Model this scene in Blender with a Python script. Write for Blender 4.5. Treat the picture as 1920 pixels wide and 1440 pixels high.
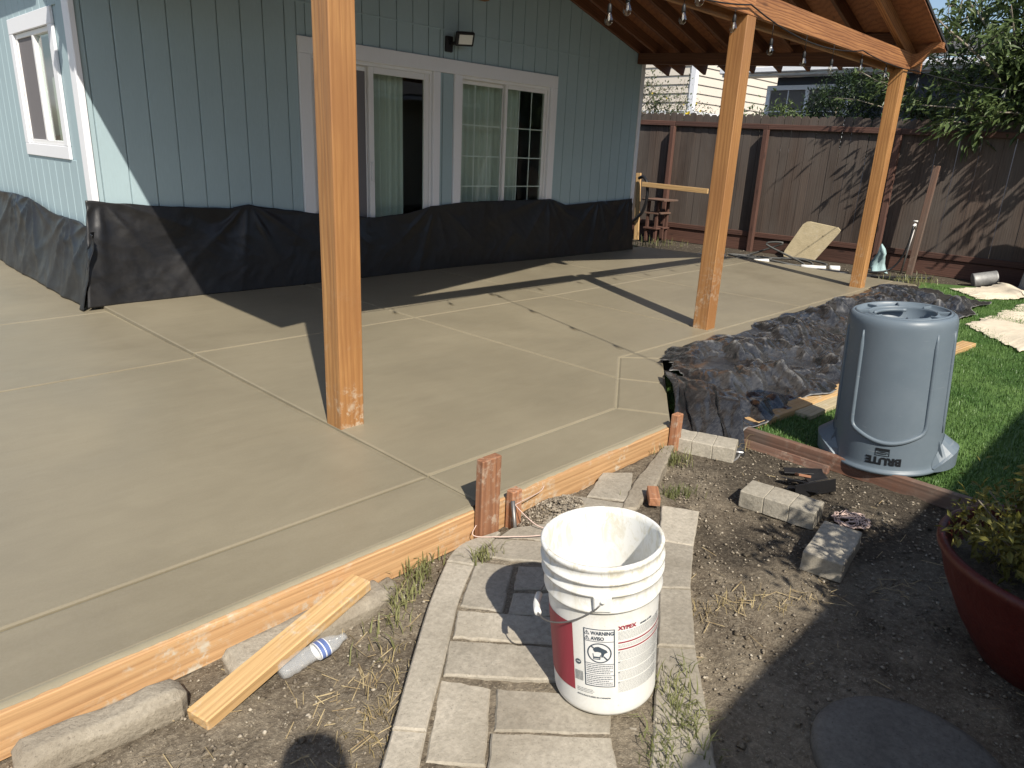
import bpy, bmesh, math, random
import numpy as np
from mathutils import Vector, Matrix, noise as mnoise

random.seed(7); RNG = np.random.default_rng(11)
R = math.radians
sc = bpy.context.scene
col = sc.collection
for o in list(bpy.data.objects): bpy.data.objects.remove(o)

# ------------------------------------------------------------------ camera
YAW, PITCH, ROLL = 0.8085, 0.3151, 0.0464
CAM = Vector((-1.971, -6.7858, 1.4025))
fw = Vector((math.sin(YAW)*math.cos(PITCH), math.cos(YAW)*math.cos(PITCH), -math.sin(PITCH)))
rt = Vector((math.cos(YAW), -math.sin(YAW), 0)); up = rt.cross(fw)
rt2 = rt*math.cos(ROLL)+up*math.sin(ROLL); up2 = -rt*math.sin(ROLL)+up*math.cos(ROLL)
cd = bpy.data.cameras.new('camera'); cam = bpy.data.objects.new('camera', cd); col.objects.link(cam)
cam.matrix_world = Matrix(((rt2.x, up2.x, -fw.x, CAM.x), (rt2.y, up2.y, -fw.y, CAM.y), (rt2.z, up2.z, -fw.z, CAM.z), (0, 0, 0, 1)))
cd.sensor_fit = 'HORIZONTAL'; cd.sensor_width = 36; cd.lens = 1339.2/1920*36
cd.clip_start = 0.03; cd.clip_end = 3000
sc.camera = cam

# ------------------------------------------------------------------ sky, sun, exposure
SUN_AZ, SUN_EL = 27.2, 44.3            # light travels towards +Y turned 27 deg to +X
w = bpy.data.worlds.new('World'); sc.world = w; w.use_nodes = True
nt = w.node_tree; nt.nodes.clear()
out = nt.nodes.new('ShaderNodeOutputWorld'); bg = nt.nodes.new('ShaderNodeBackground'); sky = nt.nodes.new('ShaderNodeTexSky')
sky.sky_type = 'NISHITA'; sky.sun_disc = False; sky.sun_elevation = R(SUN_EL); sky.sun_rotation = R(180+SUN_AZ)
sky.air_density = 1.0; sky.dust_density = 1.0; sky.ozone_density = 1.0
tc = nt.nodes.new('ShaderNodeTexCoord'); mp = nt.nodes.new('ShaderNodeMapping'); mp.inputs['Scale'].default_value = (1.0, 1.0, 3.2)
nz = nt.nodes.new('ShaderNodeTexNoise'); nz.inputs['Scale'].default_value = 3.1; nz.inputs['Detail'].default_value = 7; nz.inputs['Roughness'].default_value = .6
rp = nt.nodes.new('ShaderNodeValToRGB'); rp.color_ramp.elements[0].position = .55; rp.color_ramp.elements[1].position = .70
mxs = nt.nodes.new('ShaderNodeMix'); mxs.data_type = 'RGBA'; mxs.inputs['B'].default_value = (7.5, 7.6, 7.9, 1)
L = nt.links.new
L(tc.outputs['Generated'], mp.inputs['Vector']); L(mp.outputs['Vector'], nz.inputs['Vector']); L(nz.outputs['Fac'], rp.inputs['Fac'])
L(rp.outputs['Color'], mxs.inputs['Factor']); L(sky.outputs['Color'], mxs.inputs['A']); L(mxs.outputs['Result'], bg.inputs['Color'])
bg.inputs['Strength'].default_value = 0.095; L(bg.outputs['Background'], out.inputs['Surface'])

sd = bpy.data.lights.new('sun', 'SUN'); sun = bpy.data.objects.new('sun', sd); col.objects.link(sun)
ld = Vector((math.sin(R(SUN_AZ))*math.cos(R(SUN_EL)), math.cos(R(SUN_AZ))*math.cos(R(SUN_EL)), -math.sin(R(SUN_EL))))
sun.rotation_euler = ld.to_track_quat('-Z', 'Y').to_euler(); sun.location = (-5, -14, 12)
sd.energy = 4.6; sd.angle = R(0.53); sd.color = (1.0, 0.93, 0.82)
sc.view_settings.view_transform = 'Standard'; sc.view_settings.look = 'None'
sc.view_settings.exposure = 0.48; sc.view_settings.gamma = 1.0

# ------------------------------------------------------------------ helpers
WM = {}
def parent_to(o, p):
    o.parent = p
    o.matrix_parent_inverse = WM[p.name].inverted()
def tag(o, label=None, cat=None, group=None, kind=None):
    if label: o['label'] = label
    if cat: o['category'] = cat
    if group: o['group'] = group
    if kind: o['kind'] = kind
    return o
def link(name, me, mat=None, parent=None, M=None, **t):
    o = bpy.data.objects.new(name, me); col.objects.link(o)
    M = M or Matrix.Identity(4)
    o.matrix_world = M; WM[o.name] = M.copy()
    if mat is not None and me is not None and len(me.materials) == 0: me.materials.append(mat)
    if parent is not None:
        parent_to(o, parent); o.matrix_basis = M
    return tag(o, **t)
def empty(name, loc, label, cat, group=None, kind=None):
    o = bpy.data.objects.new(name, None); col.objects.link(o); o.location = loc; o.empty_display_size = .05
    WM[o.name] = Matrix.Translation(loc)
    return tag(o, label, cat, group, kind)
def mesh(name, v, f, smooth=False):
    me = bpy.data.meshes.new(name); me.from_pydata([tuple(a) for a in v], [], f); me.update()
    if smooth: me.polygons.foreach_set('use_smooth', [True]*len(me.polygons))
    return me
def cbox_data(a, b, c):
    """chamfered box, half sizes a, chamfer b -> verts, faces"""
    hx, hy, hz = a; v = []; idx = {}
    for sx in (-1, 1):
        for sy in (-1, 1):
            for sz in (-1, 1):
                for ax in range(3):
                    p = [sx*(hx-c), sy*(hy-c), sz*(hz-c)]; p[ax] = (sx*hx, sy*hy, sz*hz)[ax]
                    idx[(sx, sy, sz, ax)] = len(v); v.append(tuple(p[i]+b[i] for i in range(3)))
    f = []
    for s in (-1, 1):
        q = [idx[(s, -1, -1, 0)], idx[(s, 1, -1, 0)], idx[(s, 1, 1, 0)], idx[(s, -1, 1, 0)]]; f.append(q if s > 0 else q[::-1])
        q = [idx[(-1, s, -1, 1)], idx[(-1, s, 1, 1)], idx[(1, s, 1, 1)], idx[(1, s, -1, 1)]]; f.append(q if s > 0 else q[::-1])
        q = [idx[(-1, -1, s, 2)], idx[(1, -1, s, 2)], idx[(1, 1, s, 2)], idx[(-1, 1, s, 2)]]; f.append(q if s > 0 else q[::-1])
    for s1 in (-1, 1):
        for s2 in (-1, 1):
            k = s1*s2
            q = [idx[(s1, s2, -1, 0)], idx[(s1, s2, -1, 1)], idx[(s1, s2, 1, 1)], idx[(s1, s2, 1, 0)]]; f.append(q if k > 0 else q[::-1])
            q = [idx[(s1, -1, s2, 0)], idx[(s1, 1, s2, 0)], idx[(s1, 1, s2, 2)], idx[(s1, -1, s2, 2)]]; f.append(q if k > 0 else q[::-1])
            q = [idx[(-1, s1, s2, 1)], idx[(-1, s1, s2, 2)], idx[(1, s1, s2, 2)], idx[(1, s1, s2, 1)]]; f.append(q if k > 0 else q[::-1])
    for sx in (-1, 1):
        for sy in (-1, 1):
            for sz in (-1, 1):
                q = [idx[(sx, sy, sz, 0)], idx[(sx, sy, sz, 1)], idx[(sx, sy, sz, 2)]]; f.append(q if sx*sy*sz > 0 else q[::-1])
    return v, f
def cbox(name, lo, hi, mat, parent=None, c=.003, M=None, **t):
    lo = Vector(lo); hi = Vector(hi); ctr = (lo+hi)/2; h = (hi-lo)/2
    c = min(c, min(h)*.45)
    v, f = cbox_data(tuple(h), (0, 0, 0), c)
    T = Matrix.Translation(ctr)
    if M is not None: T = M @ T
    return link(name, mesh(name, v, f), mat, parent, T, **t)
def frame(p0, p1, upv=(0, 0, 1)):
    x = (Vector(p1)-Vector(p0)).normalized(); u = Vector(upv)
    y = u.cross(x)
    if y.length < 1e-4: y = Vector((0, 1, 0)).cross(x)
    y.normalize(); z = x.cross(y)
    c = (Vector(p0)+Vector(p1))/2
    return Matrix(((x.x, y.x, z.x, c.x), (x.y, y.y, z.y, c.y), (x.z, y.z, z.z, c.z), (0, 0, 0, 1)))
def board(name, p0, p1, wy, hz, mat, parent=None, c=.003, upv=(0, 0, 1), **t):
    """timber with its length along local X, wy across, hz high, centred on p0-p1"""
    l = (Vector(p1)-Vector(p0)).length
    v, f = cbox_data((l/2, wy/2, hz/2), (0, 0, 0), min(c, wy*.3, hz*.3))
    return link(name, mesh(name, v, f), mat, parent, frame(p0, p1, upv), **t)
def tube_data(pts, r, n=8, cap=True):
    pts = [Vector(p) for p in pts]; v = []; f = []
    rr = r if hasattr(r, '__len__') else [r]*len(pts)
    ref = Vector((0, 0, 1))
    t0 = (pts[1]-pts[0]).normalized()
    if abs(t0.dot(ref)) > .9: ref = Vector((1, 0, 0))
    a = t0.cross(ref).normalized()
    for i, p in enumerate(pts):
        t = (pts[min(i+1, len(pts)-1)]-pts[max(i-1, 0)]).normalized()
        a = (a-t*a.dot(t)); a.normalize(); b = t.cross(a)
        for k in range(n):
            an = 2*math.pi*k/n; v.append(p+(a*math.cos(an)+b*math.sin(an))*rr[i])
    for i in range(len(pts)-1):
        for k in range(n):
            f.append([i*n+k, i*n+(k+1) % n, (i+1)*n+(k+1) % n, (i+1)*n+k])
    if cap:
        f.append(list(range(n))[::-1]); f.append([(len(pts)-1)*n+k for k in range(n)])
    return v, f
def tube(name, pts, r, mat, parent=None, n=8, M=None, **t):
    v, f = tube_data(pts, r, n); return link(name, mesh(name, v, f, True), mat, parent, M, **t)
def spline(pts, n=8):
    P = [Vector(p) for p in pts]; P = [P[0]*2-P[1]]+P+[P[-1]*2-P[-2]]; o = []
    for i in range(1, len(P)-2):
        for k in range(n):
            t = k/n; a, b, c, d = P[i-1:i+3]
            o.append(.5*((2*b)+(c-a)*t+(2*a-5*b+4*c-d)*t*t+(3*b-a-3*c+d)*t**3))
    o.append(P[-2]); return o
def lathe_data(prof, n=48, closed=False):
    v = []; f = []; m = len(prof)
    for k in range(n):
        a = 2*math.pi*k/n
        for r, z in prof: v.append((r*math.cos(a), r*math.sin(a), z))
    for k in range(n):
        for i in range(m-1 if not closed else m):
            j = (i+1) % m
            f.append([k*m+i, ((k+1) % n)*m+i, ((k+1) % n)*m+j, k*m+j])
    return v, f
def prism(name, poly, z0, z1, mat, parent=None, c=0.0, **t):
    """vertical prism of a plan polygon (counter-clockwise)"""
    n = len(poly); v = []; f = []
    if c:
        cx = sum(p[0] for p in poly)/n; cy = sum(p[1] for p in poly)/n
        ins = []
        for i in range(n):
            p = Vector(poly[i]); a = Vector(poly[i-1])-p; b = Vector(poly[(i+1) % n])-p
            d = (a.normalized()+b.normalized())
            if d.length < 1e-3: d = Vector((cx, cy))-p
            d.normalize(); ce = Vector((cx, cy))-p
            if d.dot(ce) < 0: d = -d
            ins.append(p+d*c*1.3)
        v = [(p[0], p[1], z0) for p in poly]+[(p[0], p[1], z1-c) for p in poly]+[(p[0], p[1], z1) for p in ins]
        for i in range(n):
            j = (i+1) % n
            f += [[i, j, n+j, n+i], [n+i, n+j, 2*n+j, 2*n+i]]
        f += [list(range(n))[::-1], [2*n+i for i in range(n)]]
    else:
        v = [(p[0], p[1], z0) for p in poly]+[(p[0], p[1], z1) for p in poly]
        for i in range(n):
            j = (i+1) % n; f.append([i, j, n+j, n+i])
        f += [list(range(n))[::-1], [n+i for i in range(n)]]
    return link(name, mesh(name, v, f), mat, parent, **t)
def ccw(poly):
    a = sum(poly[i-1][0]*poly[i][1]-poly[i][0]*poly[i-1][1] for i in range(len(poly)))
    return poly if a > 0 else poly[::-1]

# ------------------------------------------------------------------ materials
class NB:
    def __init__(s, name):
        s.m = bpy.data.materials.new(name); s.m.use_nodes = True; s.t = s.m.node_tree; s.t.nodes.clear()
        s.out = s.n('OutputMaterial'); s.b = s.n('BsdfPrincipled'); s.l(s.b.outputs[0], s.out.inputs['Surface'])
    def n(s, ty, **k):
        x = s.t.nodes.new('ShaderNode'+ty)
        for a, b in k.items(): setattr(x, a, b)
        return x
    def l(s, a, b): s.t.links.new(a, b)
    def val(s, sock, v):
        if hasattr(v, 'is_linked') or hasattr(v, 'links'): s.l(v, sock)
        else: sock.default_value = v
    def coord(s, kind='Object', scale=(1, 1, 1), rnd=False, warp=None):
        if kind == 'World': o = s.n('NewGeometry').outputs['Position']
        else: o = s.n('TexCoord').outputs[kind]
        m = s.n('Mapping'); m.inputs['Scale'].default_value = scale; s.l(o, m.inputs['Vector']); o = m.outputs[0]
        if rnd:
            oi = s.n('ObjectInfo'); mm = s.n('Math', operation='MULTIPLY'); s.l(oi.outputs['Random'], mm.inputs[0]); mm.inputs[1].default_value = 37.0
            va = s.n('VectorMath', operation='ADD'); s.l(o, va.inputs[0]); s.l(mm.outputs[0], va.inputs[1]); o = va.outputs[0]
        return o
    def noise(s, co, scale=5, detail=5, rough=.55, dist=0.0):
        x = s.n('TexNoise'); x.inputs['Scale'].default_value = scale; x.inputs['Detail'].default_value = detail
        x.inputs['Roughness'].default_value = rough; x.inputs['Distortion'].default_value = dist; s.l(co, x.inputs['Vector']); return x.outputs['Fac']
    def ramp(s, fac, stops):
        x = s.n('ValToRGB'); e = x.color_ramp.elements
        while len(e) < len(stops): e.new(.5)
        for i, (p, c) in enumerate(stops):
            e[i].position = p; e[i].color = (c, c, c, 1) if not hasattr(c, '__len__') else tuple(c)+(1,)
        s.l(fac, x.inputs[0]); return x.outputs[0]
    def mix(s, fac, a, b, mode='MIX'):
        x = s.n('Mix', data_type='RGBA', blend_type=mode)
        for k, v in (('Factor', fac), ('A', a), ('B', b)):
            sock = [i for i in x.inputs if i.name == k and (k == 'Factor' and i.type == 'VALUE' or k != 'Factor' and i.type == 'RGBA')][0]
            if hasattr(v, 'default_value') and not isinstance(v, (int, float, tuple)): s.l(v, sock)
            else: sock.default_value = v if k == 'Factor' else (tuple(v)+(1,) if len(v) == 3 else v)
        return [o for o in x.outputs if o.type == 'RGBA'][0]
    def math(s, op, a, b=0.0):
        x = s.n('Math', operation=op)
        for i, v in enumerate((a, b)):
            if hasattr(v, 'default_value') and not isinstance(v, (int, float)): s.l(v, x.inputs[i])
            else: x.inputs[i].default_value = v
        return x.outputs[0]
    def col(s, c):
        if hasattr(c, 'default_value'): s.l(c, s.b.inputs['Base Color'])
        else: s.b.inputs['Base Color'].default_value = tuple(c)+(1,)
    def rough(s, r):
        if hasattr(r, 'default_value'): s.l(r, s.b.inputs['Roughness'])
        else: s.b.inputs['Roughness'].default_value = r
    def bump(s, h, strength=.3, dist=.01):
        x = s.n('Bump'); x.inputs['Strength'].default_value = strength; x.inputs['Distance'].default_value = dist
        s.l(h, x.inputs['Height']); s.l(x.outputs[0], s.b.inputs['Normal'])
    def spec(s, v): s.b.inputs['Specular IOR Level'].default_value = v

def mat_wood(name, dark, light, rough=.65, splash=0.0, grain=1.0, weather=None):
    b = NB(name)
    co = b.coord('Object', (.55, 7, 7), True)
    n1 = b.noise(co, 1.6, 4, .5)
    wv = b.n('TexWave', wave_type='RINGS', rings_direction='X'); wv.inputs['Scale'].default_value = 2.1*grain; wv.inputs['Distortion'].default_value = 7.5
    wv.inputs['Detail'].default_value = 3; wv.inputs['Detail Scale'].default_value = .9; b.l(co, wv.inputs['Vector'])
    fine = b.noise(b.coord('Object', (1.5, 60, 60), True), 2.0, 4, .6)
    mid = tuple((a+c)/2 for a, c in zip(dark, light))
    c1 = b.ramp(wv.outputs['Fac'], [(.0, dark), (.45, mid), (1, light)])
    c2 = b.mix(.58, c1, b.ramp(n1, [(.3, dark), (.7, light)]))
    c3 = b.mix(.35, c2, b.ramp(fine, [(.35, tuple(x*.7 for x in dark)), (.65, light)]))
    c3 = b.mix(b.ramp(wv.outputs['Fac'], [(.02, .55 if grain > 1.2 else .22), (.16, 0)]), c3, tuple(x*.55 for x in dark))
    oi = b.n('ObjectInfo'); br = b.ramp(oi.outputs['Random'], [(0, .60 if 'picket' in name else .78), (1, 1.3 if 'picket' in name else 1.12)])
    c3 = b.mix(1.0, c3, br, 'MULTIPLY')
    # knots
    vo = b.n('TexVoronoi'); vo.inputs['Scale'].default_value = 1.0; b.l(b.coord('Object', (1.6, 6, 6), True), vo.inputs['Vector'])
    c3 = b.mix(b.ramp(vo.outputs['Distance'], [(.05, .85), (.13, 0)]), c3, tuple(x*.35 for x in dark))
    if weather: c3 = b.mix(b.ramp(b.noise(b.coord('World', (1, 1, .35)), 1.7, 5, .6), [(.35, 0), (.62, .85)]), c3, weather)
    if splash:
        m1 = b.ramp(b.noise(b.coord('World'), 22, 6, .75), [(.50, 0), (.62, 1)])
        m2 = b.ramp(b.noise(b.coord('World'), 4, 4, .65), [(.47, 0), (.60, 1)])
        sz = b.n('SeparateXYZ'); b.l(b.n('NewGeometry').outputs['Position'], sz.inputs[0]); lo_ = b.ramp(b.math('ADD', b.math('MULTIPLY', sz.outputs['Z'], .6), .1), [(.08, 1), (.55, 0)])
        c3 = b.mix(b.math('MULTIPLY', b.math('MULTIPLY', b.math('MULTIPLY', m1, m2), splash), lo_), c3, (.55, .50, .40))
    b.col(c3); b.rough(rough); b.bump(b.math('ADD', b.math('MULTIPLY', fine, .6), wv.outputs['Fac']), .18, .004)
    return b.m

M = {}
M['post'] = mat_wood('stained_cedar', (.29, .128, .040), (.575, .31, .112), .5, .7, 1, (.27, .125, .046))
M['beam'] = mat_wood('stained_fir', (.22, .08, .03), (.50, .23, .085), .6, 0, 1.3)
M['rafter'] = mat_wood('stained_rafter', (.09, .034, .018), (.20, .082, .038), .65)
M['ply'] = mat_wood('stained_plywood', (.17, .062, .028), (.34, .14, .06), .6, 0, .7)
M['form'] = mat_wood('form_lumber', (.44, .235, .105), (.63, .40, .20), .75, .9)
M['stake'] = mat_wood('redwood_stake', (.24, .10, .053), (.42, .205, .105), .75, .5)
M['plank'] = mat_wood('raw_pine', (.47, .27, .11), (.70, .47, .22), .7, .6)
M['timber'] = mat_wood('old_redwood', (.13, .055, .035), (.26, .115, .065), .8, .2, 1, (.13, .10, .08))
M['picket'] = mat_wood('weathered_picket', (.045, .030, .024), (.115, .080, .060), .85, 0, .8, (.10, .084, .072))
M['rail'] = mat_wood('red_fence_rail', (.068, .033, .024), (.135, .064, .045), .75)
M['old_board'] = mat_wood('dry_board', (.40, .33, .2), (.6, .5, .32), .8, .5)

def mat_concrete(name, c0, c1, wet=.5, bs=.15, sx=1.0):
    b = NB(name); co = b.coord('World')
    n1 = b.noise(co, .9, 4, .55, .6); n2 = b.noise(co, 7, 6, .65); n3 = b.noise(co, 140, 3, .6)
    st = b.noise(b.coord('World', (1.2*sx, 9, 1)), 1.4, 4, .6, .5)
    arc = b.noise(b.coord('World', (1.0, 2.6, 1)), 3.2, 5, .6, 2.2)
    f = b.math('ADD', b.math('MULTIPLY', n1, .45), b.math('ADD', b.math('MULTIPLY', n2, .12), b.math('ADD', b.math('MULTIPLY', st, .18), b.math('MULTIPLY', arc, .25))))
    c = b.ramp(f, [(.36, c0), (.64, c1)])
    c = b.mix(.03, c, b.ramp(n3, [(.3, .0), (.7, .6)]))
    b.col(c); b.rough(b.ramp(n1, [(.3, wet-.06), (.7, wet+.12)])); b.bump(b.math('ADD', b.math('MULTIPLY', n2, .3), b.math('ADD', b.math('MULTIPLY', st, .5), b.math('MULTIPLY', arc, .5))), bs, .003); b.spec(.45)
    return b.m
M['concrete'] = mat_concrete('fresh_concrete', (.208, .179, .122), (.262, .228, .157), .38)
M['joint'] = mat_concrete('tooled_joint', (.27, .235, .157), (.325, .285, .195), .5, .1)

def mat_stone(name, c0, c1, stain, bs=.5, sc_=1.0):
    b = NB(name); co = b.coord('World'); oi = b.n('ObjectInfo')
    n1 = b.noise(co, 5*sc_, 6, .65); n2 = b.noise(co, 60*sc_, 5, .7); n3 = b.noise(co, 1.8, 4, .6, .5)
    c = b.ramp(n1, [(.32, c0), (.68, c1)])
    c = b.mix(.35, c, b.ramp(n2, [(.35, tuple(x*.55 for x in c0)), (.7, tuple(min(1, x*1.25) for x in c1))]))
    c = b.mix(b.ramp(n3, [(.48, 0), (.68, .55)]), c, stain)
    c = b.mix(1.0, c, b.ramp(oi.outputs['Random'], [(0, .80), (1, 1.12)]), 'MULTIPLY')
    pit = b.ramp(b.noise(co, 150, 3, .6), [(.30, 1), (.38, 0)]); c = b.mix(b.math('MULTIPLY', pit, .5), c, tuple(x*.35 for x in c0))
    b.col(c); b.rough(.9); b.bump(b.math('ADD', n2, b.math('MULTIPLY', n1, .6)), bs, .006); b.spec(.2)
    return b.m
M['paver'] = mat_stone('grey_paver', (.32, .287, .23), (.46, .415, .34), (.235, .205, .155))
M['block'] = mat_stone('grey_block', (.33, .30, .24), (.47, .43, .355), (.25, .215, .165), .6)
M['stone'] = mat_stone('dark_stepping_stone', (.13, .12, .105), (.21, .195, .17), (.09, .08, .07), .6)
M['rubble'] = mat_stone('old_concrete_rubble', (.25, .215, .165), (.36, .32, .255), (.16, .13, .095), 1.0)

def mat_dirt():
    b = NB('dry_soil'); co = b.coord('World')
    big = b.noise(co, .95, 5, .6, .4); med = b.noise(co, 6, 6, .7); fine = b.noise(co, 55, 5, .75); sp = b.noise(co, 170, 2, .5)
    c = b.ramp(b.math('ADD', b.math('MULTIPLY', big, .55), b.math('MULTIPLY', med, .45)), [(.36, (.056, .043, .031)), (.46, (.145, .115, .082)), (.56, (.34, .285, .208))])
    c = b.mix(.55, c, b.ramp(fine, [(.3, (.035, .028, .021)), (.5, (.15, .125, .092)), (.70, (.38, .33, .25))]))
    c = b.mix(b.ramp(sp, [(.64, 0), (.70, .8)]), c, (.45, .39, .29))
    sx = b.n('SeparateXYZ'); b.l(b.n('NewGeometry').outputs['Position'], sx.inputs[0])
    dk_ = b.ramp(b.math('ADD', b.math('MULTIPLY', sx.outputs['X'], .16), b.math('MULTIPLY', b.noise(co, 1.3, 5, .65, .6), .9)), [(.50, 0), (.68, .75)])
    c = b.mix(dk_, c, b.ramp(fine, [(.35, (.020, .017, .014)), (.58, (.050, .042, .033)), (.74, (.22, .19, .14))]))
    b.col(c); b.rough(.95); b.spec(.15); b.bump(b.math('ADD', b.math('MULTIPLY', med, 1.2), fine), .8, .02)
    return b.m
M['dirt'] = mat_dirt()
def mat_pebble():
    b = NB('pebble'); oi = b.coord('World')
    n = b.noise(oi, 45, 2, .5); b.col(b.ramp(n, [(.3, (.10, .08, .06)), (.55, (.26, .22, .165)), (.75, (.5, .45, .36))])); b.rough(.9); return b.m
M['pebble'] = mat_pebble()
M['straw'] = (lambda b: (b.col(b.ramp(b.noise(b.coord('World'), 25, 2), [(.3, (.20, .14, .07)), (.7, (.45, .36, .2))])), b.rough(.8), b.m)[-1])(NB('straw'))

def mat_paint(name, c, rough=.6, n=.1, bs=.12, grain=(30, 30, 4)):
    b = NB(name); a = b.noise(b.coord('World', grain), 3, 5, .6); d = b.noise(b.coord('World'), 1.1, 3)
    f = b.math('ADD', b.math('MULTIPLY', a, .5), b.math('MULTIPLY', d, .5))
    b.col(b.ramp(f, [(.3, tuple(x*(1-n) for x in c)), (.7, tuple(x*(1+n) for x in c))])); b.rough(rough); b.bump(a, bs, .004); b.spec(.3); return b.m
M['blue'] = mat_paint('blue_siding_paint', (.345, .45, .485), .6, .07)
M['white'] = mat_paint('white_trim_paint', (.78, .79, .82), .5, .03)
M['vinyl'] = mat_paint('white_vinyl', (.74, .74, .74), .4, .02, .02)
M['beige'] = mat_paint('beige_lap_paint', (.62, .56, .48), .7, .04)
M['stucco_beige'] = mat_paint('cream_stucco', (.55, .50, .37), .9, .08, .4, (20, 20, 20))
M['stucco_grey'] = mat_paint('dark_grey_stucco', (.075, .08, .10), .9, .08, .4, (20, 20, 20))
M['shingle'] = mat_paint('grey_shingle', (.115, .115, .118), .95, .35, .5, (14, 14, 14))
M['shingle_dark'] = mat_paint('dark_roofing', (.03, .03, .032), .9, .3, .4, (14, 14, 14))
M['interior'] = mat_paint('dim_interior', (.16, .15, .14), .9, .1)
M['curtain'] = mat_paint('linen_curtain', (.60, .63, .58), .95, .1, .2, (60, 60, 3))
M['lamp_black'] = mat_paint('black_lamp_body', (.02, .02, .022), .45, .1)
M['rubber'] = mat_paint('grey_hose', (.10, .10, .095), .55, .25)
M['black_hose'] = mat_paint('black_hose', (.018, .018, .02), .4, .25)
M['wire'] = mat_paint('black_wire', (.015, .015, .015), .5, .1)
M['pvc'] = mat_paint('white_pvc', (.72, .71, .68), .5, .06)
M['pink'] = mat_paint('pink_cord', (.58, .44, .38), .7, .1)
M['cloth_blue'] = mat_paint('pale_blue_rag', (.33, .46, .47), .9, .2, .3)
M['grey_cover'] = mat_paint('grey_canvas', (.22, .225, .23), .9, .2, .3)
M['steel'] = (lambda b: (b.col((.25, .24, .23)), b.rough(.5), b.b.inputs['Metallic'].__setattr__('default_value', .8), b.m)[-1])(NB('rebar_steel'))
M['galv'] = (lambda b: (b.col(b.ramp(b.noise(b.coord('World'), 9, 4), [(.3, (.2, .2, .2)), (.7, (.4, .4, .38))])), b.rough(.6), b.b.inputs['Metallic'].__setattr__('default_value', .4), b.m)[-1])(NB('galvanised_tin'))
M['lens'] = mat_paint('lamp_diffuser', (.80, .80, .74), .4, .05)

def mat_glass(name, tint=(1, 1, 1), refl=1.0, alpha_tint=(.75, .8, .78)):
    b = NB(name); b.t.nodes.remove(b.b)
    tr = b.n('BsdfTransparent'); tr.inputs[0].default_value = tuple(alpha_tint)+(1,)
    gl = b.n('BsdfGlossy'); gl.inputs['Roughness'].default_value = .015; gl.inputs['Color'].default_value = tuple(tint)+(1,)
    fr = b.n('Fresnel'); fr.inputs['IOR'].default_value = 1.55
    co = b.coord('World'); nn = b.noise(co, 1.6, 2, .5); bp = b.n('Bump'); bp.inputs['Strength'].default_value = .05; bp.inputs['Distance'].default_value = .05
    b.l(nn, bp.inputs['Height']); b.l(bp.outputs[0], gl.inputs['Normal'])
    bf_ = b.math('SUBTRACT', 1.0, b.n('NewGeometry').outputs['Backfacing'])
    ms = b.n('MixShader'); b.l(b.math('MULTIPLY', b.math('MULTIPLY', fr.outputs[0], refl), bf_), ms.inputs[0]); b.l(tr.outputs[0], ms.inputs[1]); b.l(gl.outputs[0], ms.inputs[2])
    b.l(ms.outputs[0], b.out.inputs['Surface']); return b.m
M['glass'] = mat_glass('window_glass', (1, 1, 1), 1.15, (.90, .95, .93))
M['bulb_glass'] = mat_glass('clear_bulb_glass', (1, 1, 1), 2.5, (.9, .88, .82))
def mat_pet():
    b = NB('clear_bottle_plastic'); b.col((.75, .78, .80)); b.rough(.12); tr = b.n('BsdfTransparent'); ms = b.n('MixShader'); ms.inputs[0].default_value = .22
    b.l(tr.outputs[0], ms.inputs[1]); b.l(b.b.outputs[0], ms.inputs[2]); b.l(ms.outputs[0], b.out.inputs['Surface']); return b.m
M['pet'] = mat_pet()
def mat_screen():
    b = NB('insect_screen'); b.col((.16, .15, .155)); b.rough(.8); return b.m
M['screen'] = mat_screen()

def mat_plastic(name, c, dust, rough=.38, amt=.5, fine=1.0, bump=1.0):
    b = NB(name); co = b.coord('World')
    n1 = b.noise(co, 2.2, 6, .65, .8); n2 = b.noise(b.coord('World', (.55, 1.5, 1)), 20*fine, 7, .72, 1.6); n3 = b.noise(co, 9, 4, .6, 1.5)
    m = b.ramp(b.math('ADD', b.math('MULTIPLY', n1, .5), b.math('MULTIPLY', n2, .5)), [(.46, 0), (.66, amt)])
    b.col(b.mix(m, c, dust)); b.rough(b.ramp(n1, [(.3, rough-.08), (.7, rough+.22)])); b.bump(b.math('ADD', b.math('MULTIPLY', n3, bump), b.math('MULTIPLY', n2, .35*bump)), .45, .012); b.spec(.5); return b.m
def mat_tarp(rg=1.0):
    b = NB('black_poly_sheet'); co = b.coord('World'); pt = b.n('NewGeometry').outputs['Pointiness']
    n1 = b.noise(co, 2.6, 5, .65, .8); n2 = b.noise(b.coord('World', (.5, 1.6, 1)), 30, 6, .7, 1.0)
    ridge = b.ramp(pt, [(.505, 0), (.56, 1)]); dust = b.ramp(b.math('ADD', b.math('MULTIPLY', n1, .5), b.math('MULTIPLY', n2, .5)), [(.45, .05), (.62, .55)])  # pale raised creases: scuffs and dust, plus glints painted into the colour
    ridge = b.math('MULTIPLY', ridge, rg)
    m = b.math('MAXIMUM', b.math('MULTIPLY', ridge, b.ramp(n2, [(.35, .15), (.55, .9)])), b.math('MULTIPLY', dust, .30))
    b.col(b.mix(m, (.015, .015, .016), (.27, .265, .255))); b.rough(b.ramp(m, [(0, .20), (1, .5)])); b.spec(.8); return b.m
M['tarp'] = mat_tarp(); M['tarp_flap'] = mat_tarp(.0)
M['wall_sheet'] = mat_plastic('black_wall_sheet', (.010, .010, .011), (.045, .04, .036), .36, .22, 1.0, .12)
M['can'] = mat_plastic('grey_can_plastic', (.125, .160, .192), (.175, .21, .24), .38, .25, .4, .04)
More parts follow.
